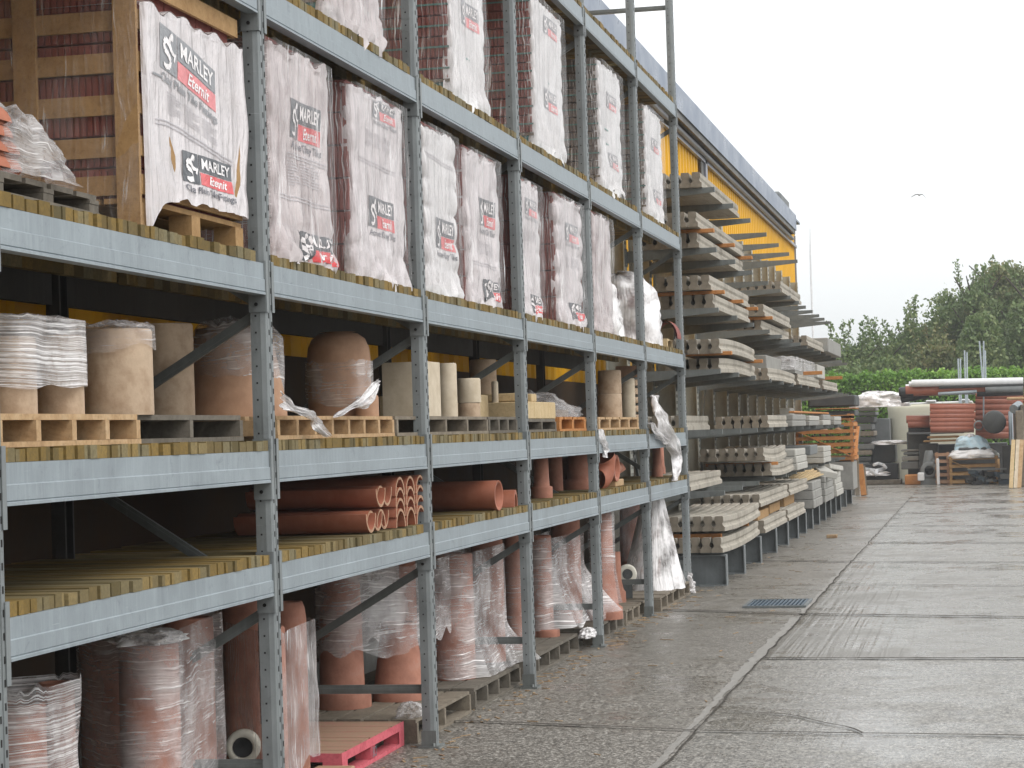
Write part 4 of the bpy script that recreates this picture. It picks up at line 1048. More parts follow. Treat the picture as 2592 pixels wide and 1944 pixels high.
# face-up and face-down pieces lying left of them
k = 0
for row, (z, xs) in enumerate((( L2+.105, (4.42,4.62,4.82)), (L2+.23, (4.62,4.82)))):
    for i, xx in enumerate(xs):
        channel(xx, .02+.02*i, z, .095, .72, True, f'{["left","middle","right"][i]} trough shaped channel in the {"bottom" if row == 0 else "upper"} row on the second shelf')
    for i, xx in enumerate(xs[:-1]):
        channel(xx+.10, .05, z-.08, .088, .72, False, f'arch wedged after the {["left","middle"][i]} trough in the {"bottom" if row == 0 else "upper"} row')
def pipe_lying(x0, y0, x1, y1, z, r, label, name='clay_pipe', m='terracotta_pipe', sock=0, grp=None, cat='clay pipe', wall=.018):
    t = thing(name, label, cat, (x0,y0,z+r), math.atan2(y1-y0, x1-x0), grp); L = math.hypot(x1-x0, y1-y0)
    mb = MB(); pr = [(r,0),(r,L)]
    if sock: pr = [(r*1.18,0),(r*1.20,.01),(r*1.20,.10),(r,.13),(r,L)]
    pr = pr+[(pr[-1][0]-.002, L+.001),(r-wall,L),(r-wall,0),(pr[0][0],0)]
    mb.lathe(pr, (0,0,0), 32, axis='x'); mb.obj('barrel', m, t); return t
# smooth terracotta pipe, its mouth near the fourth post
pe = ony('E', 1575, 1355, .0)
pipe_lying(7.36, -.01, 7.44, 1.0, L2, .098, 'thick smooth terracotta pipe lying on the second shelf with its round mouth to the yard')
t = thing('half_channel', 'single terracotta half channel arching beside the fourth post on the second shelf', 'clay channel', (8.02,.02,L2), R(-84))
mb = MB(); n = 18
def arc(rr, x): return [(x, -rr*math.cos(math.pi*i/n), rr*math.sin(math.pi*i/n)) for i in range(n+1)]
for r_, x0_, x1_ in ((.115,0,.05),(.098,.05,-.0)): pass
A, B, C_, D_ = arc(.115,0), arc(.115,-.10), arc(.085,0), arc(.085,-.10)
mb.grid([A,B]); mb.grid([C_,D_]); mb.grid([A,C_],0,False); mb.grid([arc(.10,-.10),arc(.10,-.85)]); mb.grid([arc(.086,-.10),arc(.086,-.85)]); mb.grid([B,arc(.085,-.101)],0,False)
mb.obj('half_barrel', 'terracotta_pipe', t)
GPp = 'terracotta chimney pots on the second shelf'
flange = lambda r, h: [(r*.98,0),(r,.012),(r,.075),(r*.97,.085),(r*.74,.09),(r*.70,h*.5),(r*.66,h)]
drum('chimney_pot', 'terracotta chimney pot with a flanged foot nearest the fourth post', 'chimney pot', 'F', 205, 326, 990, 792, 'terracotta', L2, .20, rims=flange, grp=GPp, zt=L2+.36)
drum('chimney_pot', 'dim terracotta pot standing between the two flanged ones', 'chimney pot', 'F', 300, 385, 985, 790, 'terracotta', L2, .45, grp=GPp, zt=L2+.36, taper=.95)
drum('chimney_pot', 'big terracotta chimney pot with a wide flanged foot before the fifth post', 'chimney pot', 'F', 382, 572, 970, 780, 'terracotta', L2, .30, rims=flange, grp=GPp, zt=L2+.36)
t = thing('elbow_pipe', 'curved terracotta elbow lying open ended on a timber block, fifth bay', 'clay elbow', (12.05,.16,L2+.20), R(-20))
mb = MB(); n = 20; P = []
for j in range(9):
    a = R(-100+j*17); c = (.13*math.cos(a), 0, .13*math.sin(a)); row = []
    for i in range(n+1):
        b = 2*math.pi*i/n; rr_ = .095*(1.15 if j > 6 else 1); row.append((c[0]+math.cos(a)*rr_*math.cos(b), rr_*math.sin(b), c[2]+math.sin(a)*rr_*math.cos(b)))
    P.append(row)
mb.grid(P); mb.obj('bend', 'terracotta_pipe', t)
pipe_lying(12.45,.05,12.5,.75,L2+.065,.10,'short terracotta pipe mouth facing out beside the elbow, fifth bay', sock=1)
box_at('timber_block', 'brown timber block under the terracotta elbow, fifth bay second shelf', 'timber block', 12.42, 12.86, .06, .34, L2+.001, L2+.062, 'pallet_new')
t = thing('pot_heap', 'jumble of broken brown terracotta fittings behind the fifth bay elbow', 'clay fittings', (13.1,.3,L2), 0)
q = random.Random(5)
for i in range(5):
    mb = MB(); mb.tube((-.1+.1*i,.0+.05*(i % 2),.03+.04*(i % 3)),(.05+.08*i,-.15+.1*(i % 3),.12+.05*((i+1) % 3)),.045,10); mb.obj('fitting', 'terracotta', t)
for i, (x1, x2, yb, yt) in enumerate(((872,935,900,765),(905,950,895,765))):
    drum('chimney_pot', ['slim salmon chimney pot with a foot ring in the last bay', 'darker terracotta pot right behind the slim salmon one'][i], 'chimney pot', 'F', x1, x2, yb, yt, 'terracotta', L2, .22+.16*i, rims=lambda r, h: [(r,0),(r,.07),(r*.8,.09),(r*.68,h)], grp=GPp, zt=L2+.33)

# ---------------- ground level ----------------
GG = 'pallets standing on the ground under the rack'
pallet('pallet', 'grey pallet carrying the tall wrapped terracotta group, first bay on the ground', .15, 1.4, .15, 1.1, .001, .138, 'pallet_grey', 'x', 3, 6, GG)
pallet('pallet', 'grey pallet under the wide film wrapped cylinder group near the second post', 1.55, 2.75, .15, 1.1, .001, .138, 'pallet_grey', 'x', 3, 6, GG)
pallet('pallet', 'brown boarded pallet behind the pink one, big pots on it', 5.72, 7.08, .15, 1.15, .001, .138, 'pallet_old', 'x', 3, 6, GG)
pallet('pallet', 'grey pallet with three openings under the third bay film wrapped pots', 7.20, 8.62, .15, 1.15, .001, .138, 'pallet_grey', 'x', 5, 6, GG)
pallet('pallet', 'dark pallet in the fourth bay on the ground under the flared film', 8.85, 10.9, .15, 1.15, .001, .138, 'pallet_grey', 'x', 6, 6, GG)
pallet('pallet', 'dark block pallet under the flared foot of the fifth bay pot', 11.3, 12.9, .10, 1.15, .001, .138, 'pallet_grey', 'y', 5, 6, GG)
pallet('pallet', 'weathered pallet under the electric fan, fifth bay on the ground', 13.0, 14.2, .10, 1.15, .001, .138, 'pallet_old', 'y', 4, 6, GG)
pallet('pallet', 'last grey pallet on the ground beneath the white film tent', 14.5, 16.7, .0, 1.1, .001, .138, 'pallet_old', 'y', 6, 6, GG)
pk = pallet('pink_pallet', 'bright pink painted pallet sticking out beside the third post', 4.42, 5.66, .22, 1.15, .001, .138, 'red_wood', 'y', 3, 11, None, solid=True, mb_mat='red_board')
for nm_, bx_ in (('rail',(0,1.24,-.005,-.001,.092,.137)),('rail',(0,1.24,-.005,-.001,0,.022)),('side_rail',(-.005,-.001,0,.93,.092,.137)),('corner_block',(0,.10,-.005,-.001,.0221,.0919)),('corner_block',(1.14,1.24,-.005,-.001,.0221,.0919)),('side_block',(-.005,-.001,0,.10,.0,.0919))):
    mb = MB(); mb.box(*bx_); mb.obj(nm_, 'red_wood', pk)
mb = MB(); S = lambda s, t_, off=0: Vector((s, -.002-off, t_)); put_text(mb, S, 'BCI', .585, .655, .03, .085, .004); mb.obj('stencil', 'print_text', pk)
Zp = .14
def grp_wrap(name, label, cs, z0, z1, m, seed, **k):
    x0 = cs[0][0]; y0 = cs[0][1]; t = thing(name, label, 'stretch film', (x0,y0,0), 0)
    hull_film(t, [(c[0]-x0, c[1]-y0, c[2]) for c in cs], z0, z1, m, seed, **k); return t
GT = 'terracotta pipes and pots on the ground pallets'
# first bay
o, a1 = drum('clay_drum', 'pale terracotta drum fogged by film at the lower left corner', 'clay drum', 'G', -60, 280, 2250, 1330, 'terracotta', Zp, .34, grp=GT, zt=.86)
o, a2 = drum('clay_drum', 'terracotta drum under film right of the lower left corner one', 'clay drum', 'G', 230, 445, 2230, 1250, 'terracotta', Zp, .32, grp=GT, zt=.90)
grp_wrap('stretch_wrap', 'milky stretch film pulled over the drums in the lower left corner', [a1[:3], a2[:3], (a1[0],a1[1]+.3,a1[2])], .20, .92, 'film_dense', 44, amp=.02, top_in=-.01, hem=.05, slant=.02)
o, a3 = drum('clay_drum', 'tall smooth terracotta cylinder in the middle of the first bay floor', 'clay drum', 'G', 700, 1040, 2200, 1065, 'terracotta', Zp, .34, grp=GT, zt=.945)
o, a4 = drum('clay_drum', 'taller clay cylinder blurred by film right of the smooth one', 'clay drum', 'G', 960, 1240, 2200, 900, 'terracotta', Zp, .46, grp=GT, zt=.985)
o, a5 = drum('clay_drum', 'shadowed brown cylinder left of the tall smooth one', 'clay drum', 'G', 480, 800, 2200, 1030, 'terracotta', Zp, .62, grp=GT, zt=.95)
grp_wrap('stretch_wrap', 'clear film with fine level creases round the tall terracotta cylinders', [a3[:3], (a4[0]+.03,a4[1]-.02,a4[2]), a5[:3]], .16, 1.00, 'film_thick', 47, amp=.010, top_in=.0)
w = thing('film_scrap', 'bright scrap of crumpled film on top of the tall smooth cylinder', 'film scrap', (a3[0],a3[1],.95), 0)
blob_film(w, 'film', 'film_white', 0, 0, 0, .30, .26, .05, 8, .5)
# second bay
o, d0 = drum('coil_ring', 'white coil with a dark hollow middle low down beside the second post', 'coil', 'G', 1275, 1465, 1700, 1450, 'fan_white', Zp, .45, grp=None)
bpy.data.objects.remove(o)
pc = ony('G', 1368, 1545, .42)
t = thing('cable_coil', 'white ring coil with a dark hollow middle beside the second post', 'coil', (pc.x,pc.y,pc.z), R(12))
mb = MB(); mb.lathe([(.10,0),(.115,-.01),(.15,-.008),(.165,.03),(.165,.14),(.10,.15),(.10,0)], (0,0,0), 32, axis='x'); mb.obj('ring', 'fan_white', t)
mb = MB(); mb.lathe([(.098,.03),(.05,.035),(.001,.04)], (0,0,0), 24, axis='x'); mb.obj('core', 'black_plastic', t); t.scale = (.5,.5,.5)
bc = (pc.x, pc.y)
o, e1 = drum('clay_drum', 'dark terracotta drum in crinkled film just left of the second post', 'clay drum', 'G', 1290, 1490, 2100, 880, 'terracotta', Zp, .62, grp=GT, zt=.98)
o, e2 = drum('clay_drum', 'rounded terracotta pot with film hanging off, right of the second post', 'clay drum', 'G', 1560, 1762, 2000, 800, 'terracotta', Zp, .32, grp=GT, zt=.97, rims=lambda r, h: [(r,0),(r,h*.9),(r*.93,h*.96),(r*.8,h)])
o, e3 = drum('clay_drum', 'shorter slim terracotta pot in front of the rounded one', 'clay drum', 'G', 1520, 1640, 2000, 860, 'terracotta', Zp, .20, grp=GT, zt=.90)
grp_wrap('stretch_wrap', 'ragged drooping film round the drums at the second post', [e1[:3], (e2[0]+.02,e2[1]-.03,e2[2]), e3[:3]], .20, .88, 'film_down', 51, amp=.022, hem=.10, waist=-.0)
p = onz('H', 235, 1620, .0)
box_at('brick_block', 'pale orange brick block on the ground in front of the pink pallet', 'brick', 4.05, 4.27, .10, .30, .001, .10, 'clay_orange')
box_at('brick_block', 'pale orange brick half hidden behind the front brick block', 'brick', 4.00, 4.22, .33, .50, .001, .16, 'clay_orange')
# big flanged pots behind, second to third bay
bigf = lambda r, h: [(r,0),(r,.012),(r*.99,.085),(r*.96,.10),(r*.78,.105),(r*.74,h*.5),(r*.70,h)]
o, f1 = drum('chimney_pot', 'large deep orange chimney pot with a thick foot behind the pink pallet', 'chimney pot', 'H', 262, 677, 1252, 300, 'terracotta', Zp, None, rims=bigf, grp=GT, zt=1.03)
o, f2 = drum('chimney_pot', 'squat tapering terracotta pot tipped by film left of the third post', 'chimney pot', 'H', 675, 1075, 1195, 800, 'terracotta', Zp, None, rims=lambda r, h: [(r,0),(r*.99,.07),(r*.92,.08),(r*.66,h*.85),(r*.6,h)], grp=GT, zt=.62)
o, f3 = drum('clay_drum', 'brown clay drum inside the wide stretched film left of the third post', 'clay drum', 'H', 780, 1010, 1180, 300, 'terracotta', Zp, .70, grp=GT, zt=.98)
grp_wrap('stretch_wrap', 'wide horizontal stretch film joining the big pots left of the third post', [(f1[0],f1[1],f1[2]*.74), (f3[0]+.1,f3[1]-.2,f3[2]*.9), (f2[0],f2[1],f2[2]*.62)], .46, .98, 'film_thick', 55, amp=.012, hem=.14, slant=.03, pad=.02)
w = thing('film_scrap', 'small wad of film on the brown boarded pallet by the third post', 'film scrap', (5.86,.22,.141), 0)
blob_film(w, 'film', 'film_thick', 0, 0, 0, .20, .14, .08, 18, .45)
# third bay
o, h1 = drum('clay_drum', 'terracotta cylinder with a buff rim nearest the third post', 'clay drum', 'H', 1118, 1412, 1085, 248, 'terracotta', Zp, .42, grp=GT, zt=.98)
o, h2 = drum('clay_drum', 'taller pale rimmed cylinder right of the one by the third post', 'clay drum', 'H', 1400, 1626, 1000, 190, 'terracotta', Zp, .42, grp=GT, zt=1.02)
o, h3 = drum('clay_drum', 'clay cylinder standing alone behind the fourth post', 'clay drum', 'H', 1630, 1790, 960, 165, 'terracotta', Zp, .40, grp=GT, zt=1.03)
def flare_at(a0, amt, zf=.35, w_=.5):
    def f(a, f_):
        da = (a-a0+math.pi) % (2*math.pi)-math.pi
        return amt*math.exp(-(da/w_)**2)*max(0, 1-f_/zf)**1.3
    return f
grp_wrap('stretch_wrap', 'glossy film sweeping down to the pallet corner between third and fourth posts', [h1[:3], h2[:3]], .145, .99, 'film_thick', 60, amp=.014, bottom=flare_at(R(-60), .26), hem=.02)
grp_wrap('stretch_wrap', 'creased film clinging to the lone cylinder behind the fourth post', [h3[:3]], .145, .93, 'film', 61, amp=.010)
# fourth bay (crop N)
o, i1 = drum('clay_drum', 'orange cylinder with a darker band just right of the fourth post', 'clay drum', 'N', 405, 642, 1440, 400, 'terracotta', Zp, .40, grp=GT, zt=.95)
o, i2 = drum('clay_drum', 'tall broad cylinder topped with crumbs of film, middle of the fourth bay', 'clay drum', 'N', 640, 945, 1290, 190, 'terracotta', Zp, .42, grp=GT, zt=1.06)
o, i3 = drum('flanged_pot', 'low orange flanged foot peeking out beneath the film, fourth bay', 'pot foot', 'N', 440, 705, 1480, 1380, 'terracotta', Zp, .36, grp=None, zt=.20, hollow=False)
grp_wrap('stretch_wrap', 'shiny folded film skirt round the fourth bay cylinders', [i1[:3], (i2[0],i2[1]-.02,i2[2])], .20, .93, 'film_thick', 64, amp=.022, bottom=flare_at(R(-65), .34, .6, .6), hem=.06, slant=-.0)
w = thing('film_scrap', 'white twisted film end flopping over the dark pallet at the fifth post', 'film scrap', (11.0,.10,.10), 0)
blob_film(w, 'film', 'film_white', 0, 0, 0, .26, .12, .07, 28, .5)
# fifth bay
foot = lambda r, h: [(r,0),(r,.015),(r*.98,.10),(r*.80,.12),(r*.60,h*.42),(r*.55,h)]
o, j1 = drum('chimney_pot', 'slim terracotta pot with flared foot right of the fifth post', 'chimney pot', 'N', 960, 1370, 1130, 190, 'terracotta', Zp, None, rims=foot, grp=GT, zt=1.10)
grp_wrap('stretch_wrap', 'tight wrap round the slim flared pot at the fifth post', [(j1[0],j1[1],j1[2]*.62)], .28, 1.12, 'film', 68, amp=.008, flare=.05)
o, j2 = drum('chimney_pot', 'small terracotta pot with a flared foot behind the slim wrapped one', 'chimney pot', 'N', 1190, 1400, 945, 500, 'terracotta', Zp, None, rims=foot, grp=GT, zt=.62)
o, j3 = drum('chimney_pot', 'brown terracotta pot under criss-cross film behind the round white fan', 'chimney pot', 'N', 1330, 1600, 870, 180, 'terracotta', Zp, .62, rims=lambda r, h: [(r,0),(r,.10),(r*.9,.12),(r*.75,h)], grp=GT, zt=1.12)
grp_wrap('stretch_wrap', 'criss-cross film veil stretched over the pot behind the fan', [(j3[0],j3[1],j3[2]), (j3[0]-.5,j3[1]+.1,.10)], .40, 1.16, 'film_faint', 70, amp=.02, hem=.1)
pf = ony('N', 1412, 640, .30)
t = thing('electric_fan', 'round cream electric fan with a dark slotted front on the ground shelf', 'fan', (pf.x,pf.y,pf.z), R(14))
mb = MB(); mb.lathe([(.10,-.0),(.16,-.005),(.185,.02),(.19,.06),(.17,.18),(.10,.24),(.001,.25)], (0,0,0), 30, axis='x'); mb.obj('housing', 'fan_white', t)
mb = MB(); mb.lathe([(.105,.01),(.001,.012)], (0,0,0), 24, axis='x'); mb.obj('hub', 'black_plastic', t)
mb = MB()
for i in range(9):
    z = -.085+i*.021; w_ = math.sqrt(max(0,.102**2-z*z)); mb.box(-.008,-.003,-w_,w_,z-.004,z+.004)
mb.obj('slots', 'mid_grey', t)
mb = MB(); mb.box(.03,.16,-.09,.09,(-pf.z+.142)/.5,-.17); mb.obj('stand', 'dark_grey', t); t.scale = (.5,.5,.5)
# last bay: white film tent over tapering pots
pt = ony('N', 1722, 60, .20)
o, k1 = drum('chimney_pot', 'pink terracotta pot whose neck pokes out of the white film tent', 'chimney pot', 'N', 1672, 1775, 900, 5, 'terracotta', Zp, .22, grp=GT, zt=1.22)
t = thing('film_tent', 'pale film sheet falling like a tent from the pot neck to the last pallet', 'film sheet', (k1[0],k1[1],.14), 0)
mb = MB(); n = 64; P = []; UV = []
for j in range(31):
    f = j/30; row = []; uvr = []
    for i in range(n+1):
        a = 2*math.pi*i/n; c, s = math.cos(a), math.sin(a)
        r_ = k1[2]+.02+(.02+1.32*max(0,c)**1.1+.12*abs(s))*(max(0,f-.18)/.82)**1.45*.92
        r_ += .035*f*math.sin(a*9+2*math.sin(f*3))+.02*nz(c*6, s*6, f*5)
        y = s*(k1[2]+.02+.20*f+.03*f*math.sin(a*7)) if s < 0 else s*(k1[2]+.02+.3*f)
        row.append((c*r_ if c > 0 else c*(k1[2]+.02+.3*f), y, 1.10*(1-f)+.02*nz(c*9, s*9, 3)*f)); uvr.append((a*.3, f))
    P.append(row); UV.append(uvr)
mb.grid(P, 0, True, UV); mb.obj('sheet', 'film_white', t)
ribbon(t, 'knot', 'film_white', [(.55,-.27,.10,(.05,0,.05)), (.60,-.29,-.02,(.16,0,.02)), (.62,-.29,-.10,(.10,0,0))], 3, .02)
# ---------------- cantilever rack ----------------
CX = [17.91,19.81,21.81,24.0,25.9,27.7,29.3,30.75,32.3,33.9,35.3,36.8,38.3,40.2,42.2]
CZ = [1.06,1.75,2.43,3.12,3.80,4.48]
cant = thing('cantilever_rack', 'long grey cantilever rack whose arms carry concrete posts beyond the pallet rack', 'cantilever rack', (0,0,0))
YB, YT = .78, -.26
mb = MB()
H0 = .345
mb.box(-.085,.085,YT,YB,H0-.014,H0); mb.box(-.085,.085,YT,YB,.0,.014); mb.box(-.006,.006,YT+.012,YB,.0141,H0-.0141); mb.box(-.085,.085,YT-.001,YT+.011,.0142,H0-.0142)
mb.box(-.20,-.086,YT+.12,YT+.30,0,.012)
base_me = mb.mesh('base_leg', ['galv_leg'])
mb = MB()
mb.box(-.095,.095,YB,YB+.012,0,4.95); mb.box(-.095,.095,YB+.24,YB+.252,0,4.95); mb.box(-.006,.006,YB+.0121,YB+.2399,0,4.95)
z = .5
while z < 4.9:
    mb.box(-.052,-.030,YB-.002,YB+.003,z-.02,z+.02,1); mb.box(.030,.052,YB-.002,YB+.003,z-.02,z+.02,1); z += .085
col_me = mb.mesh('column', ['galv_col','hole'])
mb = MB()
for a, b in ((-.032,.032),):
    P = [(a,YT,-.052),(b,YT,-.052),(b,YT,0),(a,YT,0)]; Q = [(a,YB-.001,-.135),(b,YB-.001,-.135),(b,YB-.001,0),(a,YB-.001,0)]
    mb.quadf(P); mb.quadf([P[0],P[3],Q[3],Q[0]]); mb.quadf([P[1],Q[1],Q[2],P[2]]); mb.quadf([P[3],P[2],Q[2],Q[3]]); mb.quadf([P[0],Q[0],Q[1],P[1]])
mb.box(-.075,.075,YB-.014,YB-.0022,-.17,.03)
arm_me = mb.mesh('arm', ['galv_dull'])
def put(nm, me, par, loc):
    o = bpy.data.objects.new(nm, me); COL.objects.link(o); o.parent = par; o.location = loc; return o
for i, x in enumerate(CX):
    put('column', col_me, cant, (x,0,0)); put('base_leg', base_me, cant, (x,0,0))
    for k, z in enumerate(CZ):
        if k == 5 and i > 6: continue
        if k == 4 and i > 11: continue
        put('arm', arm_me, cant, (x,0,z))
for i in range(0, len(CX)-1, 3):
    mb = MB(); mb.bar((CX[i],YB+.13,.6),(CX[i+1],YB+.13,2.4),.03,.05); mb.bar((CX[i+1],YB+.13,.6),(CX[i],YB+.13,2.4),.03,.05); mb.obj('cross_brace', 'galv_dull', cant)

# ---------------- notched concrete posts ----------------
def cpost_mesh(L, sag=.0, h=.168, w=.125, inv=False, seed=0):
    q = random.Random(seed); hw = w/2
    pr = [(-hw,0),(hw,0),(hw,.045),(hw-.022,.062),(hw-.026,.085),(hw-.014,.112),(hw-.016,h-.008),(hw-.024,h),(-hw+.024,h),(-hw+.016,h-.008),(-hw+.014,.112),(-hw+.026,.085),(-hw+.022,.062),(-hw,.045)]
    if inv: pr = [(a, h-b) for a, b in reversed(pr)]
    n = 14; mb = MB(); R_ = []
    for i in range(n+1):
        f = i/n; dz = -sag*(2*f-1)**2+sag
        R_.append([(f*L+q.uniform(-.0,.0), a+q.uniform(-.0015,.0015), b+dz-sag) for a, b in pr])
    for a, b in zip(R_, R_[1:]): mb.ring(a, b, 0, False)
    mb.quadf(R_[0], 1); mb.quadf(list(reversed(R_[-1])), 1)
    return mb.mesh('concrete_post', ['concrete','concrete_end'])
_cm = {}
def bundle(x0, x1, yf, z, n, where, pitch=.128, sag=.0, inv=(), step=.0, hw=.0, ends=.05, grp='concrete fence posts on the cantilever rack', rot=0):
    """posts lie along the rack side by side, running back from the front one"""
    q = random.Random(int(x0*100+z*37))
    for i in range(n):
        L = round(x1-x0, 1); key = (L, sag, i % 4, i in inv)
        if key not in _cm: _cm[key] = cpost_mesh(L, sag, seed=i % 4, inv=i in inv)
        o = bpy.data.objects.new('concrete_post', _cm[key]); COL.objects.link(o)
        o.location = (x0+q.uniform(-ends,ends), yf+.0625+i*pitch, z+.001); o.rotation_euler.z = q.uniform(-.002,.002)+rot
        o['kind'] = 'thing'
        pl = ('front','second','third','fourth','fifth','sixth','rearmost')[i]
        tag(o, f'{pl}, notched concrete posts, {where}', 'concrete post', grp)
def spacer(x, y0, y1, z, label, w=.10, h=.06, m='orange_wood'):
    mb = MB(); mb.box(-w/2,w/2,0,y1-y0,0,h); tag(mb.obj('timber_spacer', m, None, (x,y0,z), bevel=.004), label, 'timber spacer', 'timber spacers between concrete posts')
PHh = .168; SP = .045
z = CZ[5]; bundle(17.8, 21.7, -.13, z, 6, 'row on the highest arms')
z = CZ[4]; bundle(17.82, 22.5, -.08, z, 6, 'lower row on the fifth arms'); 
bundle(17.55, 22.3, -.10, z+PHh+SP+.002, 5, 'upper row on the fifth arms')
for x, w_ in ((17.9,'near end'),(20.0,'middle'),(22.1,'far end')): spacer(x, -.24, .66, z+PHh+.0015, f'orange brown timber strip at the {w_} between the fifth arm rows', h=SP-.002)
bundle(26.6, 30.4, -.22, CZ[4], 6, 'far short row on the fifth arms')
z = CZ[3]; bundle(18.1, 21.9, -.20, z, 5, 'lower row on the fourth arms')
bundle(18.0, 22.3, -.17, z+PHh+SP+.002, 5, 'upper row on the fourth arms')
for x, w_ in ((18.2,'near end'),(20.2,'middle'),(22.0,'far end')): spacer(x, -.30, .6, z+PHh+.0015, f'orange timber strip at the {w_} between the fourth arm rows', h=SP-.002)
bundle(24.6, 29.2, -.10, z, 6, 'lower row of the second stack on the fourth arms')
bundle(24.4, 28.8, -.16, z+PHh+SP+.002, 5, 'upper row of the second stack on the fourth arms')
spacer(24.6, -.25, .6, z+PHh+.0015, 'orange timber strip in the second stack on the fourth arms', h=SP-.002)
bundle(30.6, 35.0, -.28, z, 5, 'far row on the fourth arms')
z = CZ[2]; bundle(18.4, 22.5, -.20, z, 5, 'lower row on the third arms', sag=.03)
bundle(18.2, 22.2, -.24, z+PHh+SP+.002, 5, 'upper row on the third arms', sag=.03)
for x, w_ in ((18.4,'near end'),(22.0,'far end')): spacer(x, -.34, .6, z+PHh+.0015, f'brown timber strip at the {w_} between the third arm rows', h=SP-.002)
bundle(23.9, 28.5, -.24, z+.001, 5, 'second stack on the third arms', sag=.02)
bk_later = []
bundle(28.7, 33.4, -.26, z, 4, 'far row on the third arms')
bundle(34.4, 38.6, -.26, z, 4, 'farthest row on the third arms')
spacer(30, -.55, .3, z+PHh+.0015, 'long orange timber strip jutting out over the third arms')
spacer(34.6, -.60, .3, z+PHh+.0015, 'far orange timber strip jutting out over the third arms')
z = CZ[1]; bundle(17.95, 20.3, .18, z, 4, 'short row hidden behind the last upright')
bundle(23.9, 26.9, -.22, z, 6, 'row on the second arms', inv=(1,3))
z = CZ[0]; bundle(18.05, 21.1, .14, z, 5, 'row on the lowest arms beside the last upright')
bundle(23.5, 27.2, -.27, z, 7, 'lower row of the middle stack on the lowest arms', sag=-.03)
bundle(22.7, 26.0, -.26, z+PHh+SP+.002, 7, 'upper row of the middle stack on the lowest arms', sag=-.04)
spacer(23.7, -.34, .66, z+PHh+.0015, 'brown timber strip under the upper row on the lowest arms', h=SP-.002)
z = H0
bundle(17.75, 21.85, -.24, z, 6, 'bottom row on the base legs', sag=-.03)
bundle(17.85, 21.95, -.26, z+PHh+SP+.022, 7, 'second row on the base legs', sag=-.03)
spacer(18.0, -.20, .6, z+PHh+.002, 'brown timber strip between the two near rows on the base legs', h=SP+.018)
spacer(20.9, -.20, .6, z+PHh+.002, 'second brown timber strip between the near rows on the base legs', h=SP+.018)
bundle(22.5, 25.8, -.25, z, 5, 'second stack on the base legs')
bundle(22.3, 26.6, -.22, z+2*PHh+.02, 6, 'raised row of the second stack on the base legs')
box_at('timber_box', 'open pale brown timber box on the second base leg stack', 'timber box', 22.5, 24.0, -.16, .3, z+PHh+.002, z+PHh+.12, 'crate_wood')
box_at('timber_box', 'brown timber box wedged under the raised concrete row', 'timber box', 24.6, 26.2, -.12, .4, z+PHh+.002, z+PHh+.13, 'crate_wood')
bundle(26.1, 29.2, -.26, z, 5, 'third stack on the base legs')
bundle(26.9, 30.4, -.22, z+2*PHh+.02, 5, 'raised row of the third stack on the base legs')
box_at('timber_box', 'timber box under the third raised row', 'timber box', 27.2, 29.0, -.1, .4, z+PHh+.002, z+2*PHh+.016, 'crate_wood')
# blocks and slabs farther along, each a thing
def bk(name, label, cat, x0, x1, y0, y1, z0, z1, m, grp=None, rz=0): return box_at(name, label, cat, x0, x1, y0, y1, z0, z1, m, grp, .012, rz)
GK = 'stacked concrete blocks at the far end of the cantilever rack'
q = random.Random(4)
for r_ in range(3):
    z0 = H0+.001+r_*.151
    bk('concrete_slab', ['bottom','middle','top'][r_]+' thick grey slab of the squat stack on the base legs', 'concrete slab', 30.6, 32.6, -.30+.01*r_, .25, z0, z0+.148, 'block_grey', GK)
for i, x in enumerate((33.2, 36.4)):
    for r_ in range(4):
        z0 = H0+.001+r_*.121; jt = q.uniform(-.02,.02)
        bk('concrete_block', f'{["lowest","second","third","topmost"][r_]} {"pale" if i else "grey"} block of the {"farther" if i else "nearer"} block pile on the base legs', 'concrete block', x, x+(2.4 if i == 0 else 2.0)-.1*r_, -.30+jt, .2, z0, z0+.118, 'block_pale' if i else 'block_grey', GK)
o = bk('concrete_block', 'tilted pale block lying across the top of the nearer block pile', 'concrete block', 33.4, 34.6, -.32, .05, H0+.53, H0+.65, 'block_pale', GK); o.rotation_euler = (R(12), R(-8), R(20))
o = bk('concrete_block', 'small pale block tumbled on top of the farther block pile', 'concrete block', 36.6, 37.4, -.30, .0, H0+.50, H0+.60, 'block_pale', GK); o.rotation_euler = (R(-6), R(5), R(-15))
for k in range(5):
    mb = MB(); mb.bar((30.3+.1*k,.05*k-.12,H0+.48+.012*k),(33.3+.05*k,-.24+.06*k,H0+.52+.03*k),.09,.022); tag(mb.obj('loose_board', 'pale_wood'), ['lowest','second','third','fourth','topmost'][k]+' fresh pale board lying loose over the grey slabs', 'board', 'loose pale boards on the slabs')
z = CZ[0]
for r_ in range(3): bk('concrete_slab', ['bottom','middle','top'][r_]+' pale slab of the tall pile on the lowest arms', 'concrete slab', 27.6, 29.6, -.29+.015*r_, .3, z+.001+r_*.111, z+.109+r_*.111, 'block_pale', GK)
bk('concrete_slab', 'dark grey slab end on the lowest arms behind the tall pile', 'concrete slab', 30.2, 31.8, -.30, .2, z+.20, z+.36, 'mid_grey', GK)
for r_ in range(3): bk('concrete_slab', ['bottom','middle','top'][r_]+' whitish slab of the far pile on the lowest arms', 'concrete slab', 33.5, 35.4, -.29, .3, z+.001+r_*.101, z+.099+r_*.101, 'block_pale', GK)
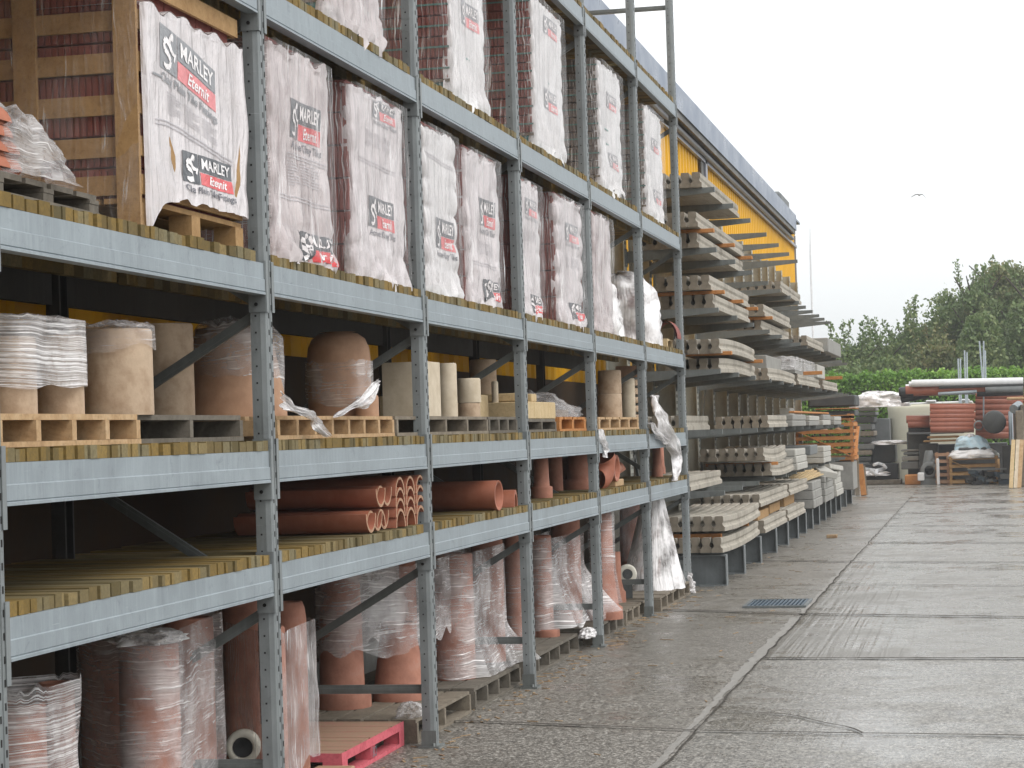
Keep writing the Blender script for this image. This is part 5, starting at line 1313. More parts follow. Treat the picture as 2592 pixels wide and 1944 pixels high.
for i, (x, w_, zz) in enumerate(((27.2,2.6,.19),(30.6,2.3,.17),(33.9,2.0,.20),(37.0,2.2,.17))):
    for r_ in range(2): bk('concrete_slab', f'{["lower","upper"][r_]} slab of the {["first","second","third","fourth"][i]} flat pair on the second arms', 'concrete slab', x+.1*r_, x+w_, -.27, .35, CZ[1]+.001+r_*zz/2, CZ[1]+.001+r_*zz/2+zz/2-.003, ['block_pale','block_grey'][(i+r_) % 2] if i else 'block_grey', GK)
o = bk('timber_lath', 'long orange timber lath lying on the flat slabs of the second arms', 'timber lath', 28.0, 36.0, -.24, -.14, CZ[1]+.21, CZ[1]+.245, 'orange_wood')
bk('concrete_block', 'tall pale block standing on the second arms', 'concrete block', 31.2, 32.0, .1, .3, CZ[1]+.178, CZ[1]+.32, 'block_pale')
t = thing('wrapped_lintels', 'concrete lintels under a sheet of dull film on the third arms', 'wrapped lintels', (28.3,-.24,CZ[2]+PHh+.004), 0)
bk('concrete_block', 'big square concrete block at the tip of the fourth arms', 'concrete block', 34.6, 38.4, -.36, .15, CZ[3]+.001, CZ[3]+.27, 'block_grey', GK)
bk('concrete_block', 'big pale block on the third arms next to the film covered lintels', 'concrete block', 32.5, 34.3, -.30, .15, CZ[2]+PHh+.004, CZ[2]+PHh+.24, 'block_pale', GK)
bk('concrete_block', 'square dark end block on the third arms before the film covered lintels', 'concrete block', 25.6, 28.0, -.05, .3, CZ[2]+PHh+.004, CZ[2]+PHh+.22, 'block_grey', GK)
mb = MB(); mb.box(0,4.0,0,.5,0,.20); o = mb.obj('lintel', 'block_grey', t)
hull_film(t, [(0,.25,.26),(4,.25,.26)], .05, .26, 'film_thick', 4, amp=.03, capm='film_thick')
# ---------------- far end of the cantilever rack ----------------
def crate(name, label, x0, y0, z0, W_, D_, H_, m, grp=None, rows=5, diag=True, rz=0, faces=('x0','y0')):
    t = thing(name, label, 'crate', (x0,y0,z0), rz, grp); p = .03
    for a, b in ((0,0),(W_-.06,0),(0,D_-.06),(W_-.06,D_-.06)):
        mb = MB(); mb.box(a,a+.06,b,b+.06,0,H_); mb.obj('corner_post', m, t)
    for r_ in range(rows):
        z = .08+r_*(H_-.14)/(rows-1); h = .075
        mb = MB(); mb.box(-.018,-.001,0,D_,z-h/2,z+h/2); mb.box(W_+.001,W_+.018,0,D_,z-h/2,z+h/2); mb.box(0,W_,-.018,-.001,z-h/2,z+h/2); mb.box(0,W_,D_+.001,D_+.018,z-h/2,z+h/2); mb.obj('slat', m, t)
    if diag:
        mb = MB(); mb.bar((-.03,.05,.12),(-.03,D_-.05,H_-.12),.02,.07,0,(1,0,0)); mb.bar((.05,-.03,.12),(W_-.05,-.03,H_-.12),.02,.07,0,(0,1,0)); mb.obj('diagonal_brace', m, t)
    mb = MB(); mb.box(.07,W_-.07,.07,D_-.07,.02,.035); mb.obj('floor_board', m, t)
    return t
crate('orange_crate', 'orange slatted crate at the far end of the cantilever rack', 40.6, -.42, .95, 1.6, 1.35, .86, 'orange_wood', rows=6)
crate('orange_crate', 'upper half of an orange crate seen above the slab row', 40.8, -.36, 1.82, 1.4, 1.2, .16, 'orange_wood', rows=2, diag=False)
for k in range(3):
    drum_ = MB(); drum_.lathe([(.09,0),(.10,.02),(.08,.10),(.001,.14)], n=14); o = drum_.obj('clay_cowl', 'clay_orange', None, (40.75,-.1+.3*k,1.555)) if k < 2 else None
    if o is not None and k < 2: tag(o, ['left','right'][k]+' pinkish clay cap on top of the orange crate', 'clay cap', 'clay caps on the orange crate')
bk('concrete_block', 'grey block pile carrying the orange crate', 'concrete block', 40.6, 42.1, -.40, .9, H0+.001, .949, 'block_grey')
def boxpx(name, label, cat, k, x1, y1, x2, y2, X, dx, m, grp=None, bev=.02, z0=None, hollow=False):
    a = onx(k, x1, y2, X); b = onx(k, x2, y1, X)
    return box_at(name, label, cat, X, X+dx, b.y, a.y, (a.z if z0 is None else z0), b.z, m, grp, bev)
boxpx('dark_sheet_pile', 'dark grey pile of sheets above the orange crate', 'sheet pile', 'J', 1085, 318, 1404, 405, 42.6, 1.6, 'dark_grey', bev=.03)
boxpx('timber_batten', 'orange batten under the dark sheet pile', 'batten', 'J', 1130, 406, 1404, 422, 42.6, 1.6, 'orange_wood')
boxpx('sheet_stack', 'dark panel stack below the orange batten', 'panel stack', 'J', 1100, 424, 1404, 470, 42.7, 1.4, 'dark_grey')
GS = 'poles leaning at the far end of the cantilever rack'
for i, (xa, ya, xb, yb, w, m) in enumerate(((1384,470,1372,995,.05,'galv_dull'),(1400,490,1390,1000,.05,'galv_dull'),(1425,520,1395,1000,.045,'pallet_grey'),(1440,530,1405,760,.035,'galv_dull'),(1412,690,1420,1000,.10,'pallet_old'),(1438,790,1462,1000,.13,'orange_wood'),(1462,800,1478,995,.07,'pallet_old'))):
    X = 46.0+.15*i; a = onx('J', xa, ya, X+.2); b = onz('J', xb, yb, 0) if yb > 900 else onx('J', xb, yb, X)
    if yb > 900: b = onx('J', xb, yb, X); b.z = max(0.0, b.z)
    mb = MB(); mb.bar(tuple(b), tuple(a), w, w*.6); L_ = ['first thin steel pole leaning in the gap beside the orange crate','second thin steel pole leaning in the gap','grey timber pole leaning across the steel ones','short thin rod leaning against the steel poles','broad weathered board standing at the rack end','orange timber plank leaning outermost at the rack end','narrow dark plank behind the leaning orange one'][i]
    tag(mb.obj('leaning_pole', m), L_, 'pole', GS)

# ---------------- things at the end of the yard ----------------
XE = 58.0
GL = 'stacked goods at the back left of the yard'
def rows(name, labels, cat, k, x1, x2, ys, X, dx, m, grp):
    for i, (ya, yb) in enumerate(ys): boxpx(name, labels[i], cat, k, x1, ya, x2, yb, X, dx, m[i % len(m)], grp)
rows('pipe_bundle', ['top pale grey bundle in film on the back left pile','second grey bundle of the back left pile','third grey bundle of the back left pile'], 'bundle', 'M', 20, 262, ((500,530),(533,562),(565,602)), XE-1, 3, ['mid_grey','white_plastic','mid_grey'], GL)
t = thing('film_sheet', 'white film sheet bunched over the back left pile', 'film sheet', (0,0,0), 0); p = onx('M', 300, 560, XE-1.2)
blob_film(t, 'sheet', 'film_white', p.x, p.y, p.z-.1, 1.0, 1.6, .42, 5, .4, None)
rows('slab_pile', ['pale slab layer below the grey bundles','second pale slab layer below the grey bundles'], 'slab', 'M', 30, 258, ((606,650),(655,704)), XE-1, 2, ['block_grey','mid_grey'], GL)
ys = [(710,790),(794,872),(880,945),(950,1018),(1030,1100),(1104,1165),(1180,1240),(1245,1330),(1336,1440)]
for i, (a, b) in enumerate(ys):
    boxpx('block_pack', ['highest dark pack','second pack from the top','third pack from the top','fourth pack from the top','middle pack','pack below the middle','third pack from the ground','second pack from the ground','lowest pack'][i]+' in the back left column of packs', 'block pack', 'M', 30, 240-(25 if i % 2 else 0)-(i > 5)*30, a, b, XE-1, 2, ['dark_grey','mid_grey','block_grey'][i % 3], GL) if False else boxpx('block_pack', ['highest dark pack','second pack from the top','third pack from the top','fourth pack from the top','middle pack','pack below the middle','third pack from the ground','second pack from the ground','lowest pack'][i]+' in the back left column of packs', 'block pack', 'M', 30, a, 240-(25 if i % 2 else 0)-(i > 5)*30, b, XE-1, 2, ['dark_grey','mid_grey','concrete_end'][i % 3], GL)
boxpx('dark_screen', 'tall dark grey sheeted stack left of the cream tank', 'sheeted stack', 'M', 205, 730, 425, 1020, XE+1, 2, 'mid_grey', GL, z0=0)
boxpx('open_bin', 'dark open bin with a pale rim left of the cream tank', 'bin', 'M', 225, 1030, 485, 1250, XE-.5, 1.5, 'dark_grey', GL, hollow=True)
t = thing('film_sheet', 'white film crumpled over the corner of the dark open bin', 'film sheet', (0,0,0), 0); p = onx('M', 400, 1040, XE-.6)
blob_film(t, 'sheet', 'film_white', p.x, p.y, p.z, .5, 1.3, .12, 8, .4)
boxpx('dark_heap', 'low dark crate of scrap at the foot of the open bin', 'scrap crate', 'M', 90, 1260, 520, 1450, XE-1.6, 1.2, 'black_plastic', GL, z0=0)
t = thing('white_scrap', 'loop of white plastic scrap on the low dark crate', 'plastic scrap', (0,0,0), 0); p = onx('M', 270, 1400, XE-1.8)
mb = MB()
pts = [onx('M', x, y, XE-1.9+.2*(i % 2)) for i, (x, y) in enumerate(((120,1320),(190,1330),(270,1340),(380,1310),(350,1275),(290,1258),(240,1275)))]
for a, b in zip(pts, pts[1:]): mb.tube(tuple(a), tuple(b), .045, 8)
mb.tube(tuple(onx('M', 190, 1330, XE-1.9)), tuple(onx('M', 270, 1395, XE-2)), .05, 8); mb.tube(tuple(onx('M', 270, 1395, XE-2)), tuple(onx('M', 275, 1330, XE-1.9)), .05, 8); mb.obj('loop', 'white_plastic', t)
blob_film(t, 'flap', 'film_white', p.x, p.y+.2, p.z, .5, 1.0, .14, 21, .5)
# cream tank
a = onx('M', 410, 1330, 59.5); b = onx('M', 1430, 548, 59.5)
t = thing('cream_tank', 'big cream plastic tank with a pale lid behind the pipe stacks', 'tank', (59.5,(a.y+b.y)/2,0), 0)
w = (a.y-b.y)/2; H_ = b.z; mb = MB(); P = []; n = 40
for f, sc_ in ((0,.90),(.02,.90),(.5,.955),(.90,.99),(.96,1.0),(.985,.985),(1,.95)):
    P.append([(1.0+sc_*1.0*math.copysign(abs(math.cos(2*math.pi*i/n))**.45, math.cos(2*math.pi*i/n)), sc_*w*math.copysign(abs(math.sin(2*math.pi*i/n))**.30, math.sin(2*math.pi*i/n)), f*H_) for i in range(n+1)])
mb.grid(P); mb.quadf([p for p in P[-1][:-1]], 0); mb.obj('body', 'cream_tank', t)
mb = MB(); mb.box(.15,1.85,-w*.93,w*.93,H_+.002,H_+.06)
for yy in (-.75,.0,.6): mb.box(.05,.5,w*yy-.15,w*yy+.15,H_+.061,H_+.12)
mb.obj('lid', 'white_plastic', t, bevel=.02)
# pipe stand
t = thing('pipe_stand', 'scaffold stand of pale poles holding the plastic pipes upright', 'stand', (0,0,0), 0)
for i, (xa, ya, xb, yb, X) in enumerate(((1222,35,1240,570,57.5),(1248,35,1258,570,57.6),(1297,-60,1312,575,57),(1325,-40,1330,575,57.1),(1470,-170,1508,290,56),(1520,-170,1520,760,55.6),(1538,-60,1545,290,56.1),(1822,650,1832,1040,55),(1845,650,1858,1040,55))):
    mb = MB(); mb.tube(tuple(onx('M', xb, yb, X)), tuple(onx('M', xa, ya, X)), .022 if i < 7 else .035, 8); mb.obj('pole', 'clay_pale' if False else 'galv', t)
for (xa, ya, xb, yb) in ((970,440,1560,408),(1230,440,1420,440)):
    mb = MB(); mb.tube(tuple(onx('M', xa, ya, 56.3)), tuple(onx('M', xb, yb, 56.3)), .035, 8); mb.obj('crossbar', 'galv', t)
mb = MB(); p = onx('M', 1515, 440, 55.5); mb.box(p.x-.06,p.x+.06,p.y-.07,p.y+.07,p.z-.07,p.z+.07); mb.obj('clamp', 'galv', t)
def pipepx(k, xa, ya, xb, yb, X, r, m, label, grp, name='plastic_pipe'):
    a = onx(k, xa, ya, X); b = onx(k, xb, yb, X); mb = MB(); L_ = (b-a).length; 
    mb.lathe([(r,0),(r,L_),(r*.82,L_),(r*.82,L_-.4),(.001,L_-.4)], n=12, axis='z'); mb.lathe([(r*.82,.4),(r*.82,0),(r,0)], n=12)
    o = mb.obj(name, m, None, tuple(a)); o.rotation_mode = 'QUATERNION'; o.rotation_quaternion = (b-a).to_track_quat('Z','Y'); return tag(o, label, 'pipe', grp)
GPi = 'brown plastic pipes stacked at the end of the yard'
od = ['topmost','second','third','fourth','fifth','lowest','bottom']
for i in range(6):
    y = 605+i*50
    for d in range(2): pipepx('M', 893+(i % 2)*8, y, 1425-(i % 2)*15, y-2, 55.3+.26*d, .055*2.0, 'brown_pipe', f'{od[i]} {"front" if d == 0 else "rear"} brown pipe of the short stack before the cream tank', GPi)
for i in range(8):
    y = 475+i*64; pipepx('M', 1425, y, 1985, y-6, 56.0, .12, 'brown_pipe', ['topmost','second','third','fourth','fifth','sixth','seventh','lowest'][i]+' brown pipe of the longer stack at the right edge', GPi)
for i, y in enumerate((745,798)): pipepx('M', 618+i*20, y, 890, y-3, 55.6, .11, 'brown_pipe', ['upper','lower'][i]+' brown pipe end sticking out left in front of the tank', GPi)
for i, y in enumerate((828,848,868)): pipepx('M', 642, y, 905, y, 55.7, .06, 'black_plastic', ['upper','middle','lower'][i]+' black pipe under the brown pipe ends', 'black pipes before the tank')
GW = 'long pipes laid along the top of the stand'
for i, (xa, ya, xb, yb, m, r) in enumerate(((680,325,1982,296,'white_plastic',.10),(650,345,1982,312,'white_plastic',.10),(610,378,1100,362,'white_plastic',.10),(1000,362,1982,330,'dark_grey',.06),(612,418,1982,352,'brown_pipe',.15),(640,445,1400,405,'brown_pipe',.10),(1540,400,1982,386,'mid_grey',.09),(545,428,700,420,'black_plastic',.14),(555,515,880,455,'black_plastic',.10),(990,448,1440,420,'galv',.05),(1440,440,1982,425,'black_plastic',.10))):
    pipepx('M', xa, ya, xb, yb, 55.2+.2*(i % 3), r, m, ['topmost long white pipe across the stand','second long white pipe across the stand','shorter white pipe at the left of the stand','thin dark pipe below the white ones','long brown pipe sloping across the stand','shorter brown pipe under the sloping one','grey pipe at the right end of the stand','black pipe mouth poking out at the far left','black pipe hanging down at the far left','thin steel tube under the long pipes','black pipe lying under the grey one at the right'][i], GW)
boxpx('grey_cabinet', 'dark grey cabinet standing before the cream tank', 'cabinet', 'M', 635, 885, 885, 1290, 56.5, 1.2, 'dark_grey', z0=0)
bx = [(555,1092,765,1120),(585,1124,765,1160),(565,1170,765,1228),(560,1236,765,1330)]
for i, (a_, b_, c_, d_) in enumerate(bx): boxpx('slab_pile', ['top','second','third','lowest'][i]+' grey slab of the small pile left of the grey bin', 'slab', 'M', a_, b_, c_, d_, 56.2, 1, ['block_grey','mid_grey'][i % 2], 'slabs left of the grey bin')
boxpx('grey_bin', 'square dark grey bin behind the cone shaped drain fitting', 'bin', 'M', 775, 1025, 985, 1420, 56, 1.2, 'dark_grey', z0=0, hollow=True)
boxpx('stack_board', 'long grey board across the pallets under the brown pipes', 'board', 'M', 640, 888, 1300, 925, 55.9, 1.0, 'mid_grey')
for i, (a_, b_, c_, d_) in enumerate(((860,932,1230,968),(815,980,1200,1012))): boxpx('timber_pallet', ['upper','lower'][i]+' brown pallet under the short pipe stack', 'pallet', 'M', a_, b_, c_, d_, 55.4, 1.0, 'crate_wood', 'brown pallets under the pipes')
boxpx('block_stack', 'dark stack of goods under the brown pallets', 'goods stack', 'M', 990, 1015, 1800, 1400, 56.8, 1.0, 'dark_grey', z0=0)
p = onx('M', 885, 1340, 54.8); t = thing('drain_fitting', 'dark cone shaped drain fitting with its round mouth facing the yard', 'drain fitting', (p.x,p.y,p.z), R(0))
mb = MB(); mb.lathe([(.13,.0),(.23,.0),(.24,.10),(.20,.5),(.12,1.0)], n=20, axis='x'); mb.lathe([(.128,.0),(.12,.3),(.001,.3)], n=20, axis='x', mi=1); mb.lathe([(.20,0),(.12,.42),(.10,.5)], (.3,0,.05), 16); mb.box(.0,.5,-.25,.25,-p.z,-.22); mb.obj('body', ['mid_grey','hole'], t)
for i, (a_, b_, c_, d_) in enumerate(((600,1385,1000,1440),(150,1445,560,1465))): boxpx('ground_pallet', ['flat orange brown pallet on the ground under the drain fitting','flat dark pallet on the ground under the scrap crate'][i], 'pallet', 'M', a_, b_, c_, d_, 55.2 if i == 0 else 56, .9, ['orange_wood','pallet_grey'][i], z0=0)
boxpx('white_scrap', 'small white scrap beside the drain fitting', 'scrap', 'M', 750, 1365, 825, 1420, 54.6, .3, 'white_plastic', z0=.12)
# round dark tank end
p = onx('M', 1645, 775, 54.2); t = thing('round_tank', 'dark grey round tank lying with its end to the yard on the right', 'tank', (p.x,p.y,p.z), 0)
mb = MB(); mb.lathe([(.001,0),(.27,.0),(.30,.02),(.32,.10),(.32,1.5)], n=30, axis='x'); mb.obj('barrel', 'dark_grey', t)
mb = MB(); mb.lathe([(.10,0),(.14,.04),(.14,.3)], (.3,.42,-.08), 14, axis='x'); mb.obj('neck', 'mid_grey', t)
# crates
def pxp(x, y, X): return onx('M', x, y, X)
a = pxp(1130,1500,54.3); b = pxp(1680,1165,54.3)
c1_ = crate('timber_crate', 'honey coloured slatted crate with a white bag on top on the right', 54.3, b.y, 0, 1.3, a.y-b.y, b.z, 'crate_wood', rows=4)
t = thing('white_sack', 'white lining bulging over the top of the honey coloured crate', 'sack', (54.9,(a.y+b.y)/2,b.z-.06), 0)
blob_film(t, 'sack', 'bag_white', 0, 0, 0, 1.4, (a.y-b.y)*1.05, .28, 31, .15)
t = thing('blue_bag', 'pale blue printed plastic bag heaped on the white lining', 'bag', (54.9,(a.y+b.y)/2+.04,b.z+.12), 0)
blob_film(t, 'bag', 'blue_bag', 0, 0, 0, 1.0, (a.y-b.y)*.72, .44, 33, .18)
mb = MB(); mb.box(-.52,-.3,-.40,.35,.02,.12); mb.obj('dark_underside', 'dark_grey', t, bevel=.03)
blob_film(t, 'white_corner', 'film_white', -.1, .02, .30, .5, .35, .18, 36, .3)
a2_ = pxp(968,1475,54.6); b2_ = pxp(1110,1130,54.6)
crate('timber_crate', 'smaller pinkish crate left of the honey coloured one', 54.6, b2_.y, 0, 1.0, a2_.y-b2_.y, b2_.z, 'clay_orange', rows=5, diag=False)
boxpx('white_post', 'white sheet edge at the corner of the pinkish crate', 'sheet edge', 'M', 975, 1200, 1000, 1475, 54.4, .05, 'white_plastic', z0=0)
t = thing('scrap_heap', 'heap of black and blue scrap in front of the honey crate', 'scrap heap', (0,0,0), 0)
q = random.Random(8)
for i in range(26):
    x = q.uniform(1370,1780); y = q.uniform(1360,1500); p = pxp(x, y, 53.6+q.uniform(0,.3)); mb = MB(); s = q.uniform(.05,.14)
    mb.box(-s,s,-s*1.5,s*1.5,-s*.5,s*.5,0,Matrix.Translation((p.x,p.y,max(.06,p.z))) @ Matrix.Rotation(q.uniform(0,3),4,'Z') @ Matrix.Rotation(q.uniform(-.5,.5),4,'X')); mb.obj('scrap_piece', ['black_plastic','dark_grey','mid_grey','iron_blue'][i % 4], t)
mb = MB(); mb.bar(tuple(pxp(1330,1330,53.5)), tuple(pxp(1790,1322,53.5)), .12, .04); mb.obj('grey_lath', 'mid_grey', t)
boxpx('dark_drum', 'dark barrel shape behind the leaning planks', 'barrel', 'M', 1745, 1045, 1845, 1330, 54.5, .5, 'dark_grey', z0=0)
boxpx('goods_stack', 'brown stack of timber goods at the right edge under the pipes', 'goods stack', 'M', 1880, 610, 1975, 1000, 54.0, .8, 'pallet_grey', z0=0)
t = thing('leaning_planks', 'pale new planks leaning upright at the right edge of the yard', 'planks', (0,0,0), 0)
for i, (xa, xb, m) in enumerate(((1815,1862,'pale_wood'),(1868,1918,'clay_pale'),(1922,1950,'pallet_new'))):
    a = onx('M', (xa+xb)/2, 1548, 50.0); b = onx('M', (xa+xb)/2+30, 985, 50.6); mb = MB(); mb.bar((a.x,a.y,max(0,a.z)), tuple(b), .10, .05, 0, (1,0,0)); mb.obj('plank', m, t)
boxpx('dark_post', 'dark brown timber post beside the leaning planks', 'post', 'M', 1925, 640, 1980, 1560, 51, .2, 'pallet_old', z0=0)
boxpx('board_pile', 'pale boards jutting out near the silver pipe end on the right', 'boards', 'M', 1790, 480, 1991, 520, 53.5, .4, 'pallet_new')
p = onx('M', 1930, 580, 53); q2 = onx('M', 1870, 625, 52.6); mb = MB(); mb.tube(tuple(q2), tuple(p), .12, 14); tag(mb.obj('silver_pipe', 'galv'), 'shiny silver pipe end poking out at the right edge', 'pipe')
boxpx('edge_stack', 'dark stack of goods beyond the right edge of the picture', 'goods stack', 'M', 1984, 560, 2300, 1500, 52, 2, 'pallet_grey', z0=0)
# concrete wall / fence base hidden under the hedge
# ---------------- hedge, trees ----------------
def leaf_mesh(pts, m, size, seed, name='crown', up_bias=.3):
    q = random.Random(seed); V = []; F = []
    for p in pts:
        s = size*q.uniform(.6,1.3); a = q.uniform(0,6.28); t_ = q.uniform(-1,1); ax = Vector((math.cos(a),math.sin(a),t_)).normalized()
        bx_ = ax.orthogonal().normalized(); by_ = ax.cross(bx_); r_ = q.uniform(0,6.28)
        u = bx_*math.cos(r_)+by_*math.sin(r_); v = ax.cross(u)
        b = len(V); P0 = Vector(p)
        V += [tuple(P0-u*s*.5), tuple(P0+v*s*.28), tuple(P0+u*s*.5), tuple(P0-v*s*.28)]; F.append((b,b+1,b+2,b+3))
    me = bpy.data.meshes.new(name); me.from_pydata(V, [], F); me.materials.append(MT[m]); me.update(); return me
def tree(label, x, y, h, w, m, n, seed, base=1.2, shoots=10, shoot_len=1.4, group='trees beyond the yard', size=.16, clumps=60, name='tree', sub=.55):
    q = random.Random(seed); t = thing(name, label, 'tree', (x,y,0), 0, group)
    mb = MB(); r0 = .05*h*.5; prev = Vector((0,0,0)); lim = []
    for i in range(5):
        nx_ = prev+Vector((q.uniform(-.15,.15),q.uniform(-.15,.15),h*.15)); mb.tube(tuple(prev), tuple(nx_), r0*(1-.15*i), 8, 0, r0*(1-.15*(i+1)), False); prev = nx_
        if i > 0:
            for k in range(3):
                a = q.uniform(0,6.28); e_ = nx_+Vector((math.cos(a)*w*.35, math.sin(a)*w*.35, h*.18)); lim.append((nx_, e_)); mb.tube(tuple(nx_), tuple(e_), r0*.4, 6, 0, r0*.1, False)
    pts = []
    cl = []
    for k in range(clumps):
        f = q.uniform(0,1)**.8; z = base+(h-base)*f*.84; rr_ = w/2*math.sqrt(max(.02, 1-((f-.35)/.72)**2))*q.uniform(.55,1.02); a = q.uniform(0,6.28)
        cl.append((Vector((rr_*math.cos(a), rr_*math.sin(a), z)), q.uniform(.35,.75)*w*.22))
    for k in range(int(n*1.35)):
        c, r_ = cl[q.randrange(len(cl))]; d = Vector((q.gauss(0,1),q.gauss(0,1),q.gauss(0,.8))); d = d*(r_*.55); pts.append(c+d)
    tw = MB()
    for k in range(shoots):
        a = q.uniform(0,6.28); f = q.uniform(.1,.9); rr_ = w/2*f; zt_ = h*(.90-.36*f*f)
        p0 = Vector((rr_*math.cos(a)*.85, rr_*math.sin(a)*.85, zt_-.5)); d = Vector((math.cos(a)*f*.8, math.sin(a)*f*.8, 1)).normalized(); L_ = shoot_len*q.uniform(.6,1.5)
        bend = Vector((q.uniform(-.3,.3), q.uniform(-.3,.3), 0)); pp = p0
        for i in range(12):
            g_ = i/11; p1 = p0+d*L_*g_+bend*g_*g_; 
            if i: tw.tube(tuple(pp), tuple(p1), .022*(1-g_*.7), 4, 0, None, False)
            pp = p1
            for j in range(9): pts.append(p1+Vector((q.gauss(0,1),q.gauss(0,1),q.gauss(0,1)))*(.105-.045*g_))
    mb.v += []; mb.obj('trunk', 'bark', t); tw.obj('branch', 'bark', t)
    o = bpy.data.objects.new('crown', leaf_mesh(pts, m, size, seed)); COL.objects.link(o); o.parent = t
    return t
XT = 76
def ty(k, x, y, X=XT): p = onx(k, x, y, X); return p.y, p.z
for i, (px, py, wv, m, n, lab, sh) in enumerate((
    (255, 540, 3.0, 'leaf_dark', 9000, 'thin spreading tree nearest the racks beyond the hedge', 12),
    (400, 520, 3.2, 'leaf_dark', 12000, 'second low tree with arching leafy shoots beyond the hedge', 12),
    (655, 395, 3.4, 'leaf_dark', 15000, 'middle tree with tall crooked shoots beyond the hedge', 13),
    (800, 500, 2.6, 'leaf_brown', 10000, 'browner tree in the dip between the middle and tall trees', 5),
    (1060, 150, 3.4, 'leaf_dark', 19000, 'tall dense tree on the right with upright leader shoots', 9),
    (1290, 30, 3.6, 'leaf_brown', 24000, 'tallest tree with brownish leaves at the right edge', 9),
    (1480, 150, 3.4, 'leaf_dark', 15000, 'tall tree just beyond the right edge of the view', 7))):
    yy, zz = ty('K', px, py)
    tree(lab, XT+(i % 3)*1.2, yy, zz-.35+(.3 if i > 3 else -.3), wv*1.15, m, n, 100+i, 1.4, int(sh*1.3), 1.35, size=.155, clumps=46)
for i, (px, py, m, lab) in enumerate(((850, 490, 'leaf_dark', 'dark rounded tree behind the dip beyond the hedge'), (980, 400, 'leaf_dark', 'dark tree mass behind the tall dense tree'), (150, 640, 'leaf_pale', 'pale hazy tree far behind the rack tips'), (750, 570, 'leaf_pale', 'pale distant tree glimpsed between the crowns'))):
    X = 84 if i < 2 else 120; p = onx('K', px, py, X)
    tree(lab, X, p.y, p.z, 3.6 if i < 2 else 6.5, m, 9000, 140+i, 1.0, 3, .6, size=.2 if i < 2 else .3, clumps=70)
# understorey closing the gaps below the crowns
q = random.Random(77); 
for i, (y0, zt_) in enumerate(((3.2,3.3),(1.6,3.5),(0,3.8),(-1.6,4.2),(-3.2,5.2),(-4.8,5.6),(-6.4,5.2),(4.8,3.2))):
    pts = []
    for k in range(7000):
        f = q.random()**.8; a = q.uniform(0,6.28); rr_ = math.sqrt(q.random()); w_ = 1.15*math.sqrt(1-(max(0,f-.3)/.75)**2); pts.append((rr_*w_*1.0*math.cos(a), rr_*w_*math.sin(a), .2+f*zt_+.25*nz(a*2, f*5, i)))
    o = bpy.data.objects.new('bush', leaf_mesh(pts, 'leaf_dark' if i % 3 else 'leaf_brown', .17, 200+i, 'bush')); COL.objects.link(o); o.location = (72+(i % 2), y0, 0)
    tag(o, ['third dark bush from the rack side behind the hedge','second dark bush from the rack side behind the hedge','dark bush behind the hedge left of the cream tank','dark bush behind the hedge above the cream tank','taller dark bush behind the hedge above the pipe poles','brownish bush behind the hedge right of the pipe poles','dark bush behind the hedge at the right edge','bush nearest the rack side behind the hedge'][i], 'bush', 'bushes behind the hedge')
# hedge
t = thing('hedge', 'bright green clipped hedge along the end of the yard', 'hedge', (64,0,0), 0)
pts = []; q = random.Random(9)
for k in range(60000):
    y = q.uniform(-10, 5.5); x = q.uniform(0, 1.4); zt_ = 3.22+.10*nz(y*.9, 1, 2)+.10*nz(y*3, 5, 1)
    s = q.random()
    if s < .45: x = q.gauss(0,.10)+.10*nz(y*2.5, q.random()*3, 0); z = q.uniform(.1, zt_)
    elif s < .85: z = zt_+q.gauss(0,.05)
    else: z = q.uniform(.5, zt_)
    if q.random() < .02: z = zt_+q.uniform(0,.22)
    pts.append((x, y, z))
o = bpy.data.objects.new('foliage', leaf_mesh(pts, 'leaf_hedge', .13, 5, 'foliage')); COL.objects.link(o); o.parent = t
mb = MB()
for i in range(14): y = -9.5+i*1.1; mb.tube((.7,y,0),(.7+.1*(i % 3),y,2.6),.04,6)
mb.box(.45,.95,-10,5.5,.2,2.9); mb.obj('stem', 'bark', t)
# thin mast behind the racks
a = onx('U', 1613, 1150, 66); b = onx('U', 1628, 1700, 66)
t = thing('thin_mast', 'thin bare mast rising behind the cantilever rack tips against the sky', 'mast', (a.x,a.y,0), 0)
mb = MB(); mb.tube((0,b.y-a.y,0),(0,0,a.z-.9),.045,8,0,.03); mb.obj('pole', 'bird_grey', t); mb = MB(); mb.tube((0,0,a.z-.9),(0,-.02,a.z),.03,8,0,.012); mb.obj('tip', 'bird_grey', t)
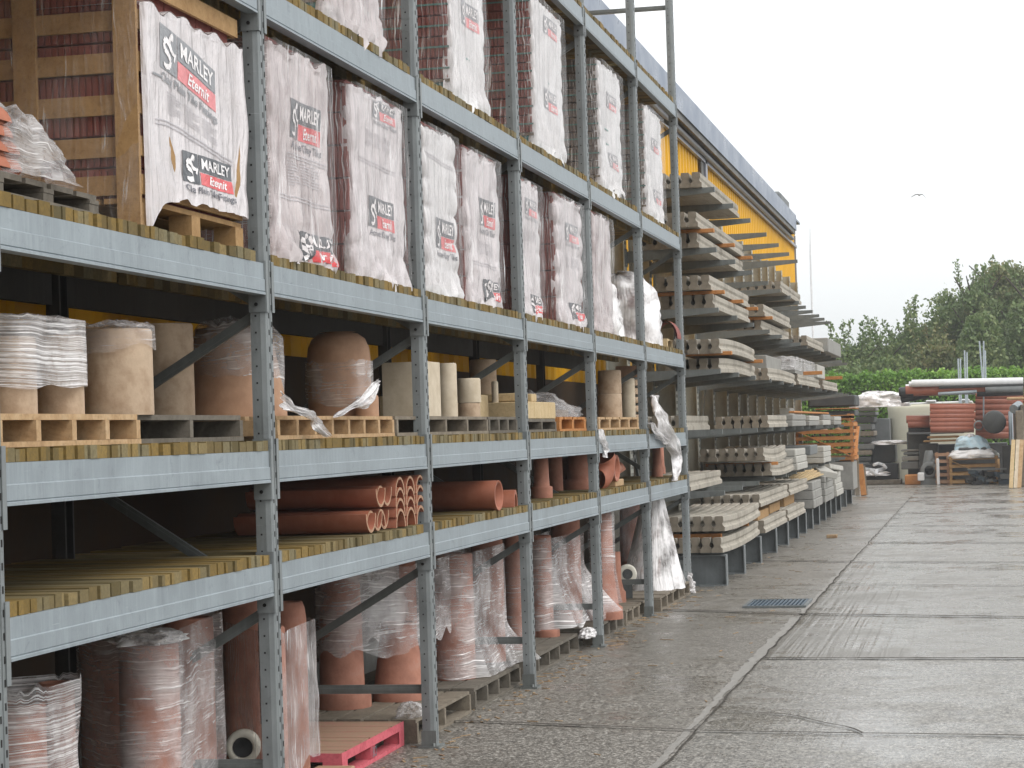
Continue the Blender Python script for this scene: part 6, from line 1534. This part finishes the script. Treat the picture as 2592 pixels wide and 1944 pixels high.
# gull
p = onx('K', 0, 0, 60); CR['Z'] = (2280,440,16.59); p = onx('Z', 780, 890, 60)
t = tag(bpy.data.objects.new('gull', None), 'grey gull gliding with bent wings in the white sky', 'bird'); bpy.data.objects.remove(t)
mb = MB(); B = [(-.16,.0),(-.08,.030),(.0,.036),(.09,.02),(.15,.004)]; n = 10
P = [[(x, r_*math.cos(2*math.pi*i/n), r_*math.sin(2*math.pi*i/n)) for i in range(n+1)] for x, r_ in B]; mb.grid(P)
def wing(pts):
    U = [[Vector(a)+Vector((c*.5-.02,0,0)) for a, c in pts], [Vector(a)+Vector((0,0,.010)) for a, c in pts], [Vector(a)-Vector((c*.5+.02,0,0)) for a, c in pts]]
    mb.grid(U); mb.grid([[v-Vector((0,0,.012)) for v in r_] for r_ in U])
s_ = .8
wing([((0,.0,.02),.14),((0,.12*s_,.03),.15),((0,.22*s_,-.01),.13),((-.03,.32*s_,-.06),.05)])
wing([((0,.0,.02),.14),((0,-.12*s_,.02),.15),((0,-.22*s_,-.08),.13),((-.03,-.30*s_,-.20),.05)])
tag(mb.obj('gull', 'bird_grey', None, (p.x,p.y,p.z)), 'grey gull gliding with bent wings in the white sky', 'bird')
# twig sized debris by the far yard
tag(box_at('yard_stone', 'small brown lump on the open concrete beyond the drain', 'stone', 27.55, 27.75, -.86, -.70, .001, .05, 'litter'), 'small brown lump on the open concrete beyond the drain', 'stone')

import builtins
for o in COL.objects:
    l_ = o.get('label')
    if l_ and o.parent is None and not 4 <= len(l_.replace('-', ' ').split()) <= 16: print('LABEL', len(l_.split()), l_)

# ---------------- damp air ----------------
m, n, o = mat('haze'); v = N(n, 'VolumePrincipled'); v.inputs['Density'].default_value = .0011; v.inputs['Color'].default_value = (.95,.96,.97,1); v.inputs['Anisotropy'].default_value = .2
n.links.new(v.outputs[0], o.inputs['Volume']); MT['haze'] = m
mb = MB(); mb.box(-151,701,-251,251,-1,14); o = mb.obj('haze', 'haze'); o['kind'] = 'stuff'
